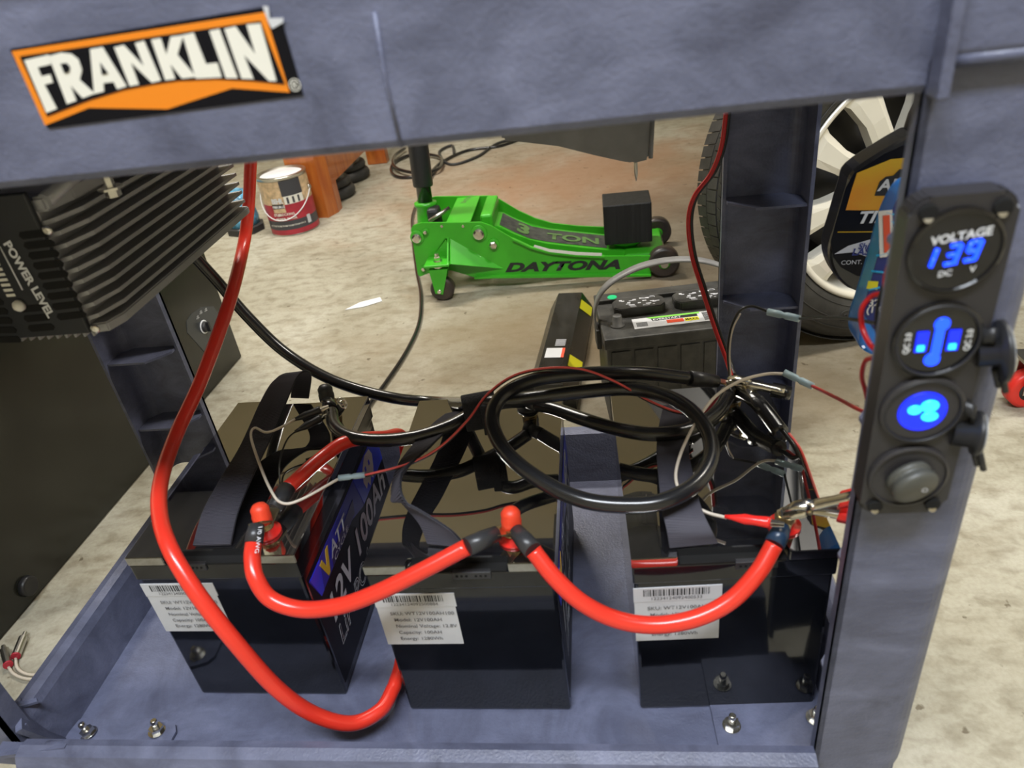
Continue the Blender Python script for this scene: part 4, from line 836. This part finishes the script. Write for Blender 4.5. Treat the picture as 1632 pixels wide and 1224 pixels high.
# ------------------------------------------------------------------ long black wheel-stop block
ws = thing('parking_stop', 'long black chamfered rubber bar with yellow reflective patches on the floor', 'parking stop', PZ(905, 640, 0))
a0, a1 = PZ(868, 640, .0), PZ(912, 478, .0)
a0 = V((.100, .78, 0)); a1 = V((.140, 1.235, 0)); d = (a1 - a0).normalized(); s_ = V((d.y, -d.x, 0)); hw = .052
pfw = [(-hw, 0), (-hw, .020), (-hw * .55, .062), (hw * .55, .062), (hw, .020), (hw, 0)]
mb = MB(); rings = []
for t_, f, g in ((0, 1, 1), ((a1 - a0).length - .04, 1, 1), ((a1 - a0).length, .85, .55)): rings.append([a0 + d * t_ + s_ * x * f + V((0, 0, z * g)) for x, z in pfw])
mb.loft(rings, smooth=False); mb.out('bar', mat('scuffed_black_rubber', (.012, .012, .012), .30, var=.6, vscale=26, stretch=(1, .3, 1), rvar=.15), ws)
def onside(t_, w_): # point on right chamfer
    x0, z0, x1, z1 = hw * .55, .062, hw, .020; return a0 + d * t_ + s_ * (x0 + (x1 - x0) * w_ + .0006) + V((0, 0, z0 + (z1 - z0) * w_ + .0008))
for t0 in (.075, .335):
    mb = MB(); mb.prism([onside(t0, .05), onside(t0 + .045, -.02 if False else .05), onside(t0 + .075, .95), onside(t0 + .03, .95)], (.0002, 0, .0004)); mb.out('reflective_patch', 'yellow', ws)
def ontop(t_, x): return a0 + d * t_ + s_ * x + V((0, 0, .0625))
mb = MB(); mb.prism([ontop(.105, -.022), ontop(.105, .012), ontop(.145, .012), ontop(.145, -.022)], (0, 0, .0004)); mb.out('paper_label', 'paper', ws)
mb = MB(); mb.prism([ontop(.105, .012), ontop(.105, .018), ontop(.145, .018), ontop(.145, .012)], (0, 0, .0004)); mb.out('orange_edge', 'redp', ws)
mb = MB(); [mb.prism([ontop(.155 + k * .005, -.006), ontop(.155 + k * .005, .016), ontop(.1575 + k * .005, .016), ontop(.1575 + k * .005, -.006)], (0, 0, .0004)) for k in range(6)]; mb.out('small_print', 'lgrey', ws)

# ------------------------------------------------------------------ black cabinet at left with dial plate
cbn = thing('subwoofer_cabinet', 'large glossy black speaker cabinet standing on the floor at far left', 'speaker', (-.9, .6, 0))
b0, b1 = PZ(386, 568, 0), PZ(0, 1022, 0); dd = (b1 - b0).normalized(); nn = V((dd.y, -dd.x, 0))
if nn.x > 0: nn = -nn
e1 = b0 + dd * 1.05; th = .42; ht = .46
mb = MB(); mb.prism([b0, e1, e1 + nn * th, b0 + nn * th], (0, 0, ht), .003); mb.out('cabinet', 'cabinet', cbn)
def onbox(u, v, off=.001):
    r = ray(u, v); N_ = -nn; t_ = (b0 - CAM).dot(N_) / r.dot(N_); return CAM + r * t_ + N_ * off
for off, m, nm, pts in ((.0012, 'dial', 'dial_plate', [(298, 530), (297, 512), (305, 500), (322, 489), (340, 488), (347, 500), (349, 522), (344, 548), (330, 566)]),):
    mb = MB(); mb.prism([onbox(u, v) for u, v in pts], nn * .001); dp = mb.out(nm, m, cbn)
c = onbox(324, 521, .002); N_ = -nn; mb = MB(); mb.lathe(c, N_, [(0, .016), (.001, .016), (.0012, .0138), (.0013, .001)], 28); mb.out('dial_ring', 'white', dp)
mb = MB(); mb.lathe(c, N_, [(.0005, .0130), (.006, .0120), (.008, .0105), (.0082, .001)], 24); k_ = mb.out('knob', 'matte', dp); mb = MB(); mb.prism([c + N_ * .008 + dd * .003 + V((0, 0, .011)), c + N_ * .008 - dd * .003 + V((0, 0, .011)), c + N_ * .008 - dd * .003 - V((0, 0, .011)), c + N_ * .008 + dd * .003 - V((0, 0, .011))], N_ * .007); mb.out('knob_grip', 'rub', k_)
for u, v in ((312, 510), (317, 502), (325, 498)):
    text('-12', onbox(u, v, .0025), -dd, V((0, 0, 1)), .009, 'white', dp, bold=.02)
c = onbox(42, 934, .0); mb = MB(); mb.lathe(c, N_, [(0, .017), (.008, .016), (.0095, .014), (.0085, .011), (.008, .001)], 24); mb.out('rubber_foot', 'rub', cbn)

# ------------------------------------------------------------------ paint can
ca = V((-.885, 2.055, 0)); R_, H_ = .088, .205
can = thing('paint_can', 'dented one gallon paint can with maroon and beige label and wire handle', 'paint can', ca)
mb = MB(); mb.lathe(ca, (0, 0, 1), [(0, R_ - .001), (.002, R_), (.004, R_ - .002), (H_ - .004, R_ - .002), (H_ - .002, R_ + .001), (H_, R_ - .001), (H_ + .001, R_ - .010), (H_ - .006, R_ - .014), (H_ - .006, .001)], 48); mb.out('can_body', 'steel', can)
def band(z0, z1, m, nm, par, r=.0004, a0=0, a1=360):
    mb = MB(); n_ = 40; rings = []
    for k in range(n_ + 1):
        a = math.radians(a0 + (a1 - a0) * k / n_); c_ = V((math.sin(a), -math.cos(a), 0)) * (R_ - .002 + r); rings.append([ca + c_ + V((0, 0, z0)), ca + c_ + V((0, 0, z1))])
    mb.loft(rings, closed=False); return mb.out(nm, m, par)
band(.004, .022, 'canred', 'label_base', can); band(.022, .055, 'cangrey', 'label_dark_band', can); lb = band(.055, .112, 'canred', 'label_red', can); lbt = band(.112, H_ - .012, 'canbeige', 'label_beige', can)
band(.140, H_ - .012, 'cangrey', 'label_roof_print', lbt, .0009, 12, 62); band(.112, .140, 'cream', 'label_house_print', lbt, .0009, 14, 60)
band(.085, .130, 'canbeige', 'logo_panel', lb, .0012, -18, 12); band(.100, .116, 'ink', 'logo_strip', lb, .0014, -18, 10)
for k in range(3): band(.114, .136, 'cangrey', 'label_window_print', lbt, .0012, 20 + k * 13, 25 + k * 13)
def curved_text(s, z, size, a_deg, m, par, bold=.03, sx=1.0):
    a = math.radians(a_deg); c_ = V((math.sin(a), -math.cos(a), 0)); o_ = ca + c_ * (R_ + .0008) + V((0, 0, z)); text(s, o_, (math.cos(a), math.sin(a), .0), (0, 0, 1), size, m, par, align='CENTER', bold=bold, sx=sx)
for k, ch_ in enumerate('BEHR'): curved_text(ch_, .119, .024, -12 + k * 6.2, 'white', lb, .05, .8)
for k, ch_ in enumerate(['PRE', 'MIUM', 'PLUS']): curved_text(ch_, .103, .012, -12 + k * 9, 'white', lb, .03, .8)
for k, ch_ in enumerate(['STAIN', 'BLOCKING']): curved_text(ch_, .075, .012, -8 + k * 19, 'cream', lb, .02)
for k, ch_ in enumerate(['PRIMER', '& SEALER']): curved_text(ch_, .060, .011, -4 + k * 22, 'cream', lb, .02)
for k in range(6): curved_text('EXTERIOR', .036, .007, -30 + k * 14, 'cream', lb, .01, .9)
band(.030, .060, 'paper', 'barcode_patch', can, .001, 56, 66)
p = []
for k in range(21):
    a = math.pi * k / 20; p.append(ca + V((-math.cos(a) * (R_ + .004), -math.sin(a) * (R_ * .75) * .75 - .045 * math.sin(a), .145 - .085 * math.sin(a))))
mb = MB(); mb.tube(p, .0018, 8); mb.out('wire_handle', 'white', can)
mb = MB(); mb.lathe(ca + V((0, 0, H_ - .007)), (0, 0, 1), [(0, R_ - .014), (.001, R_ - .015), (.0012, .001)], 32); mb.out('can_lid', 'paper', can)
mb = MB(); mb.cyl(ca + V((R_ - .004, 0, .145)), ca + V((R_ + .006, 0, .145)), .008, n=14); mb.out('handle_ear', 'steel', can)
# clear container with blue gel left of the can
c = PZ(402, 375, 0); gc = thing('gel_container', 'clear jar of blue gel on a black base beside the paint can', 'jar', (c.x - .045, c.y + .06, 0)); gl = V(gc.location)
mb = MB(); mb.lathe(gl, (0, 0, 1), [(0, .070), (.022, .070), (.026, .062)], 8, smooth=False); mb.out('base', 'matte', gc)
mb = MB(); mb.lathe(gl, (0, 0, 1), [(.026, .055), (.05, .058), (.12, .050), (.15, .035), (.155, .02)], 24); mb.out('jar_body', 'bluegel', gc)

# ------------------------------------------------------------------ wooden furniture behind the can
wf = thing('wooden_cabinet', 'varnished red-brown wooden cabinet end behind the paint can', 'cabinet', (-.86, 2.5, 0))
pA, pB, pC = PZ(498, 347, 0), PZ(524, 347, 0), PZ(540, 338, 0)
mb = MB(); mb.prism([pA + V((-.05, 0, 0)), pB, pB + V((.0, .08, 0)), pA + V((-.05, .08, 0))], (0, 0, .62)); mb.out('corner_post', 'wood', wf)
mb = MB(); mb.prism([pB, pC, pC + V((.0, .05, 0)), pB + V((0, .06, 0))], (0, 0, .62)); mb.out('post_moulding', 'wood', wf)
mb = MB(); q1 = pC + V((-.01, .04, .10)); q2 = V((q1.x + .02, q1.y + 1.2, .10)); mb.prism([q1, q2, q2 + V((-.03, 0, 0)), q1 + V((-.03, 0, 0))], (0, 0, .52)); mb.out('side_panel', 'wood', wf)
q = PZ(600, 262, 0); mb = MB(); mb.box(q + V((-.04, 0, 0)), q + V((.05, .05, .6)), .004); mb.out('leg', 'wood', wf)
for u, v, label in ((560, 300, 'nearer black tyre-like ring lying under the wooden cabinet'), (585, 272, 'farther black ring lying under the wooden cabinet')):
    c = PZ(u - 28, v + 6, .02); mb = MB(); mb.torus((c.x - .02, c.y, .022), (0, 0, 1), .085, .022, 40, 12); mb.torus((c.x - .02, c.y, .060), (0, 0, 1), .080, .017, 40, 12); tag(mb.out('rubber_ring', 'tyre'), label, 'ring')

# ------------------------------------------------------------------ cords on the floor
cable('extension_cord', [(700, 262, 'z', .005), (662, 330, 'z', .005), (658, 375, 'z', .005), (664, 430, 'z', .005), (671, 470, 'z', .005), (668, 515, 'z', .005), (648, 560, 'z', .005), (615, 610, 'z', .005), (585, 650, 'z', .006), (560, 690, 'z', .006)], .0052, 'blk', 'black power cord running from the green jack across the floor', 'cord')
cable('extension_cord', [(850, 212, 'z', .006), (800, 232, 'z', .006), (745, 240, 'z', .006), (705, 258, 'z', .006), (680, 278, 'z', .006), (640, 283, 'z', .006), (624, 274, 'z', .006), (630, 258, 'z', .008), (660, 246, 'z', .012), (700, 250, 'z', .016), (700, 268, 'z', .018), (670, 276, 'z', .018), (632, 268, 'z', .02), (628, 250, 'z', .02), (645, 236, 'z', .02)], .007, 'blk', 'loose coil of black extension cord behind the jack handle', 'cord')
cable('extension_cord', [(870, 218, 'z', .006), (800, 226, 'z', .006), (760, 250, 'z', .006), (718, 262, 'z', .006), (700, 243, 'z', .006), (720, 232, 'z', .01), (724, 246, 'z', .01)], .006, 'rubdark', 'grey-black cord trailing over the floor behind the jack', 'cord')
# paper tag, audio plugs
mb = MB(); mb.prism([PZ(550, 494, .001), PZ(574, 482, .001), PZ(606, 474, .001), PZ(609, 480, .001), PZ(580, 489, .001)], (0, 0, .001)); tag(mb.out('plastic_tag', 'white'), 'small white pointed plastic tag lying on the concrete', 'tag')
rc = thing('audio_cable', 'white cable with two silver plugs lying beside the lower tray', 'cable', PZ(20, 1050, 0))
for (u0, v0), (u1, v1), pts in (((37, 1016), (25, 1046), [(25, 1048), (28, 1065), (45, 1075), (75, 1075)]), ((7, 1036), (13, 1060), [(13, 1062), (22, 1074), (42, 1082), (75, 1082)])):
    a, b = PZ(u0, v0, .008), PZ(u1, v1, .008); L_ = (a - b).length; mb = MB(); mb.lathe(b, a - b, [(0, .0062), (L_, .0062), (L_ + .0002, .0030), (L_ + .010, .0030), (L_ + .012, .001)], 16, smooth=False); pl = mb.out('plug', 'steel', rc)
    mb = MB(); mb.lathe(b - (a - b).normalized() * .0005, a - b, [(0, .0064), (.0025, .0067)], 16); mb.out('plug_ring', 'canred', pl)
    mb = MB(); mb.tube([PZ(u, v, .004) for u, v in pts[:1]] + spline([PZ(u, v, .004) for u, v in pts], 6)[1:], .0022, 8); mb.out('cord', 'wwire', rc)

# ------------------------------------------------------------------ grey moulding with pin below the upper shelf
gm = thing('plastic_holster', 'grey plastic moulding hanging below the upper shelf with a pointed metal pin', 'holster', (.25, .3, .757))
yq = .30
pts = [(790, 180), (830, 226), (890, 232), (950, 246), (1000, 256), (1034, 252), (1038, 200), (1038, 120), (790, 120)]
mb = MB(); mb.prism([PY(u, v, yq) for u, v in [(800, 226), (830, 226), (890, 233), (950, 248), (996, 258), (1008, 262), (1036, 255), (1040, 190)]] + [V((PY(1040, 190, yq).x + .004, yq, .757)), V((PY(800, 226, yq).x, yq, .757))], (0, .07, 0), .003); mb.out('shell', 'grey', gm)
mb = MB(); mb.tube([PY(1040, 190, yq - .001), PY(1037, 252, yq - .001)], .0022, 8); mb.out('edge_bead', 'grey', gm)
a = PY(1013, 256, yq + .03); mb = MB(); mb.lathe(a, (0, 0, -1), [(-.01, .0020), (.012, .0020), (.016, .0016), (.0215, .0003)], 10); mb.out('pin', 'steel', gm)

# ------------------------------------------------------------------ car wheel
wc = V((.785, 1.00, .325)); wn = V((.30, -.95, .02)).normalized(); WR = .325
car = thing('car', 'parked car whose champagne spoked wheel and black tyre show at right', 'car', (wc.x, wc.y, 0))
mb = MB(); mb.lathe(wc, wn, [(-.20, .225), (-.205, .28), (-.19, .312), (-.165, .323), (-.12, .326), (-.06, .326), (-.02, .323), (.005, .312), (.018, .285), (.020, .262), (.012, .232), (.0, .224), (-.20, .222)], 96, cap=False); ty = mb.out('tyre', 'tyre', car)
xh = wn.cross(V((0, 0, 1))).normalized(); yh = xh.cross(wn).normalized()
def wp(a, r, h): return wc + wn * h + (xh * math.cos(a) + yh * math.sin(a)) * r
mb = MB()                                        # tread: diagonal sipes and ribs cut as proud blocks
for k in range(84):
    for (h0, h1, sk) in ((-.185, -.137, .035), (-.130, -.092, .02), (-.085, -.047, -.02), (-.040, .000, -.035)):
        a = k * 2 * math.pi / 84; da = 2 * math.pi / 84 * .88
        r0, r1 = (.322 if h0 < -.18 or h1 > -.01 else .326), (.3262 if h0 < -.18 or h1 > -.01 else .3285)
        q_ = [wp(a, r0, h0), wp(a + da, r0, h0), wp(a + da + sk, r0, h1), wp(a + sk, r0, h1)]; e = [wp(a, r1 - (.003 if h0 < -.18 else 0), h0), wp(a + da, r1 - (.003 if h0 < -.18 else 0), h0), wp(a + da + sk, r1 - (.003 if h1 > -.01 else 0), h1), wp(a + sk, r1 - (.003 if h1 > -.01 else 0), h1)]
        mb.loft([q_, e], smooth=False)
mb.out('tread_block', 'tyre', ty)['kind'] = 'stuff'
mb = MB(); mb.torus(wc + wn * .0205, wn, .270, .0012, 72, 6); mb.torus(wc + wn * .0175, wn, .290, .0010, 72, 6); mb.torus(wc + wn * .015, wn, .242, .0010, 72, 6)
for a in (-1.75, -1.2, -2.4): mb.torus(wp(a, .262, .0205), wn, .012, .0009, 24, 6); mb.torus(wp(a, .262, .0205), wn, .004, .0009, 16, 6)
mb.out('sidewall_ring', 'tyre', ty)
mb = MB(); mb.lathe(wc, wn, [(-.19, .215), (-.02, .214), (.004, .226), (.012, .228), (.013, .220), (.004, .212), (-.17, .205)], 96, cap=False); whl = mb.out('wheel_rim', 'rim', car)
mb = MB(); mb.lathe(wc, wn, [(-.10, .160), (-.088, .160), (-.086, .001)], 48); bd = mb.out('brake_disc', 'disc', whl)
mb = MB(); mb.lathe(wc, wn, [(-.16, .206), (-.155, .001)], 48); mb.out('wheel_back', 'gap', whl)
mb = MB(); mb.box(wp(math.radians(-100), .13, -.07) - V((.05, .02, .03)), wp(math.radians(-100), .13, -.07) + V((.05, .02, .03)), .01); cpz = mb.out('brake_caliper', 'disc', whl)
mb = MB()                                        # ten spokes in five V pairs
for k in range(5):
    base = math.radians(90 + 72 * k - 8)
    for sg in (-1, 1):
        a0_, a1_ = base + sg * .26, base + sg * .36; rings = []
        for f, wd, h in ((0, .026, -.004), (.25, .022, .006), (.6, .022, .010), (.9, .030, .008), (1.0, .040, .004)):
            a = a0_ + (a1_ - a0_) * f; r = .050 + (.216 - .050) * f; c_ = wp(a, r, h); t_ = (xh * -math.sin(a) + yh * math.cos(a))
            rings.append([c_ - t_ * wd - wn * .030, c_ - t_ * wd - wn * .004, c_ - t_ * wd * .55 + wn * .002, c_ + t_ * wd * .55 + wn * .002, c_ + t_ * wd - wn * .004, c_ + t_ * wd - wn * .030])
        mb.loft(rings, smooth=False)
mb.lathe(wc, wn, [(-.03, .075), (-.006, .075), (.0, .068), (.002, .040), (.0, .034), (.0, .001)], 48); mb.out('spoke_set', 'rim', whl)
for k in range(5):
    mb = MB(); mb.lathe(wp(math.radians(90 + 72 * k + 28), .054, .003), wn, [(0, .012), (.001, .010), (-.004, .009), (-.004, .001)], 16); mb.out('lug_nut', 'chrome', whl)
mb = MB(); mb.lathe(wc, wn, [(0, .033), (.006, .031), (.008, .02), (.008, .001)], 32); mb.out('centre_cap', 'rim', whl)

# unseen car body above and behind the wheel, added to darken floor and reflections
def wq(a, b_, z): return V((wc.x, wc.y, 0)) + xh * a - wn * b_ + V((0, 0, z))
mb = MB(); mb.prism([wq(.30, 0, .74), wq(-.30, 0, .74), wq(-.40, 0, .66), wq(-.46, 0, .40), wq(-2.0, 0, .30), wq(-2.0, 0, 1.05), wq(.1, 0, 1.05), wq(.30, 0, .9)], -wn * .55, .01); mb.out('body_shell', 'carpaint', car)
mb = MB(); mb.prism([wq(.22, .08, 1.05), wq(-2.0, .08, 1.05), wq(-1.9, .20, 1.70), wq(.05, .20, 1.70)], -wn * 1.2, .01); mb.out('cabin', 'carpaint', car)  # unseen, made tall to darken the right battery's mirrored lid
mb = MB(); mb.prism([wq(.10, .082, 1.10), wq(-.85, .082, 1.10), wq(-.85, .178, 1.60), wq(.0, .178, 1.60)], wn * .01); mb.out('side_window', 'gap', car)
mb = MB(); mb.prism([wq(-.1, .28, .24), wq(-2.0, .28, .24), wq(-2.0, .9, .24), wq(-.1, .9, .24)], (0, 0, .12)); mb.out('underbody', 'gap', car)

# ------------------------------------------------------------------ bottles hanging off the cart end
hr = MB(); hr.tube(spline([(.44, .05, .79), (.50, .06, .80), (.53, .12, .80), (.53, .28, .80), (.50, .36, .80), (.44, .37, .79)], 8), .009, 12); hr.out('push_handle', 'blue', cart)
def Bp(pts, y): return [PY(u, v, y) for u, v in pts]
yk = .27
def pillow(px, y, dep):
    P = [q_ - V((0, dep * .7, 0)) for q_ in Bp(px, y + dep * .7)]; P = spline(P + [P[0]], 4)[:-1]; c = sum(P, V((0, 0, 0))) / len(P); mb = MB()
    mb.loft([[c + (q_ - c) * f + V((0, g * dep, 0)) for q_ in P] for f, g in ((.955, 0), (.985, .04), (1.0, .16), (1.0, .84), (.985, .96), (.94, 1))], smooth=False); return mb
bk = thing('spray_bottle', 'black spray bottle with amber label hanging off the cart end', 'bottle', (.50, yk, .46))
ol = [(1440, 205), (1405, 225), (1350, 262), (1338, 290), (1322, 345), (1311, 385), (1316, 415), (1332, 438), (1362, 452), (1450, 462), (1530, 455), (1562, 425), (1566, 330), (1556, 255), (1520, 210)]
mb = pillow(ol, yk, .034); mb.out('bottle_body', 'blk', bk)
il = [(1440, 232), (1410, 245), (1362, 275), (1348, 300), (1334, 348), (1324, 386), (1328, 410), (1340, 426), (1366, 440), (1450, 448), (1520, 442), (1548, 415), (1552, 330), (1545, 262), (1510, 230)]
mb = MB(); mb.prism(Bp(il, yk - .0006), (0, .0008, 0)); lb_ = mb.out('label', 'vinyl', bk)
mb = MB(); mb.prism(Bp([(1460, 250), (1420, 254), (1366, 276), (1358, 300), (1348, 335), (1500, 336), (1530, 300), (1520, 262)], yk - .0012), (0, .0006, 0)); mb.out('amber_field', 'sun', lb_)
mb = MB(); mb.prism(Bp([(1394, 312), (1402, 290), (1412, 282), (1424, 280), (1434, 270), (1500, 268), (1520, 300), (1500, 312)], yk - .0018), (0, .0006, 0)); mb.out('brand_badge', 'ink', lb_)
o_ = PY(1399, 304, yk - .0022); X1 = PY(1440, 302, yk - .0022) - o_
text('ARMOR', o_, X1, (0, 0, 1), .015, 'white', lb_, bold=.03, sx=1.1, shear=.15)
text('TIRE', PY(1364, 356, yk - .002), X1, (0, 0, 1), .0165, 'white', lb_, bold=.03, sx=1.15, shear=.3)
mb = MB(); mb.tube([PY(1335, 370, yk - .001), PY(1540, 368, yk - .001)], .0005, 6); mb.out('gold_line', 'gold', lb_)
mb = MB(); mb.prism(Bp([(1330, 405), (1352, 392), (1400, 378), (1450, 385), (1440, 405), (1390, 412), (1360, 402)], yk - .0010), (0, .0004, 0)); mb.out('shine_flash', 'lgrey', lb_)
text('Shine', PY(1367, 397, yk - .002), X1, (0, 0, 1), .0085, 'navy', lb_, bold=.02, shear=.2); text('LASTS', PY(1357, 407, yk - .002), X1, (0, 0, 1), .010, 'navy', lb_, bold=.03, shear=.2)
text('CONT. NET 22 FL OZ', PY(1340, 422, yk - .002), X1, (0, 0, 1), .0065, 'lgrey', lb_)
mb = MB(); c = PY(1470, 215, yk + .026); mb.lathe(c, (0, 0, 1), [(-.03, .022), (.02, .015), (.03, .012), (.79 - c.z, .012)], 20); mb.box(V((min(c.x - .015, .505), c.y - .012, .782)), V((.552, c.y + .012, .818)), .005); mb.out('trigger_head', 'rub', bk)
yl = .12
bl = thing('windshield_bottle', 'blue plastic bottle with navy label hanging behind the front post', 'bottle', (.50, yl, .46))
ol = [(1448, 282), (1432, 292), (1418, 312), (1402, 350), (1386, 410), (1368, 470), (1357, 505), (1356, 528), (1372, 545), (1420, 552), (1500, 548), (1562, 530), (1590, 480), (1610, 420), (1626, 360), (1620, 300), (1570, 270)]
mb = pillow(ol, yl, .034); mb.out('bottle_body', 'bluebot', bl)
il = [(1460, 296), (1440, 306), (1428, 322), (1414, 356), (1398, 412), (1382, 470), (1376, 500), (1392, 524), (1430, 532), (1500, 528), (1560, 500), (1590, 400), (1600, 320), (1560, 290)]
mb = MB(); mb.prism(Bp(il, yl - .0008), (0, .0009, 0)); nv = mb.out('label', 'navy', bl)
for pts in ([(1420, 352), (1432, 364)], [(1408, 400), (1424, 410)], [(1388, 432), (1425, 436)], [(1412, 338), (1424, 342)], [(1396, 408), (1410, 404)], [(1384, 462), (1402, 458)]):
    mb = MB(); mb.tube([PY(u, v, yl - .0012) for u, v in pts], .0009, 6); mb.out('splash_print', 'cyanp', nv)
o_ = PY(1388, 404, yl - .002); X1 = PY(1428, 400, yl - .002) - o_
text('W', o_, X1, (0, 0, 1), .044, 'white', nv, bold=.09, sx=.8, shear=.2); text('W', o_ + V((.0005, -.0006, .0008)), X1, (0, 0, 1), .042, 'redp', nv, bold=.02, sx=.84, shear=.2)
mb = MB(); mb.prism(Bp([(1384, 448), (1400, 449), (1398, 462), (1381, 460)], yl - .0016), (0, .0004, 0)); mb.out('yellow_mark', 'yellow', nv)
text('32 FL OZ', PY(1384, 488, yl - .002), X1, (0, 0, 1), .008, 'white', nv, bold=.03); text('(1 QT)', PY(1380, 499, yl - .002), X1, (0, 0, 1), .008, 'white', nv, bold=.03)
mb = MB(); c = PY(1520, 275, yl + .03); mb.lathe(c, (0, 0, 1), [(-.03, .022), (.01, .015), (.03, .012), (.79 - c.z, .012)], 20); mb.box(V((min(c.x - .015, .505), c.y - .012, .782)), V((.552, c.y + .012, .818)), .005); mb.out('trigger_head', 'rub', bl)

# ------------------------------------------------------------------ red creeper caster at right
rw = thing('creeper_caster', 'red caster wheel standing on the floor at the right edge', 'caster', PZ(1625, 655, 0)); c = V(rw.location)
c2_ = V((c.x, c.y + .02, .036)); ax = V((.12, -1, 0)).normalized()
mb = MB(); mb.lathe(c2_ + V((.012, 0, 0)), ax, [(-.012, .030), (-.010, .036), (.010, .036), (.012, .030)], 36); w0 = mb.out('wheel', 'redwheel', rw)
mb = MB(); mb.lathe(c2_ + V((.012, 0, 0)) + ax * .011, ax, [(0, .020), (.002, .019), (.002, .008), (.006, .008), (.006, .001)], 24); mb.out('hub', 'matte', w0)
mb = MB()
for s2 in (-1, 1): mb.box(c2_ + V((-.002, s2 * .018 - .0015, -.004)), c2_ + V((.028, s2 * .018 + .0015, .058)))
mb.box(c2_ + V((-.010, -.03, .056)), c2_ + V((.045, .03, .062))); mb.out('fork', 'steel', rw)

# ------------------------------------------------------------------ ceiling lamps
for x, y, sx, label in ((-.9, 1.9, 1.2, 'left long ceiling lamp above the jack'), (1.3, .9, 1.2, 'right long ceiling lamp beyond the cart'), (.15, -.85, 1.4, 'long ceiling lamp behind the camera')):
    t = thing('ceiling_lamp', label, 'lamp', (x, y, 2.6)); mb = MB(); mb.box((x - sx / 2 - .02, y - .12, 2.55), (x + sx / 2 + .02, y + .12, 2.60), .004); mb.out('housing', 'white', t)
    mb = MB(); mb.box((x - sx / 2, y - .08, 2.535), (x + sx / 2, y + .08, 2.55)); mb.out('diffuser', 'lamp', t)
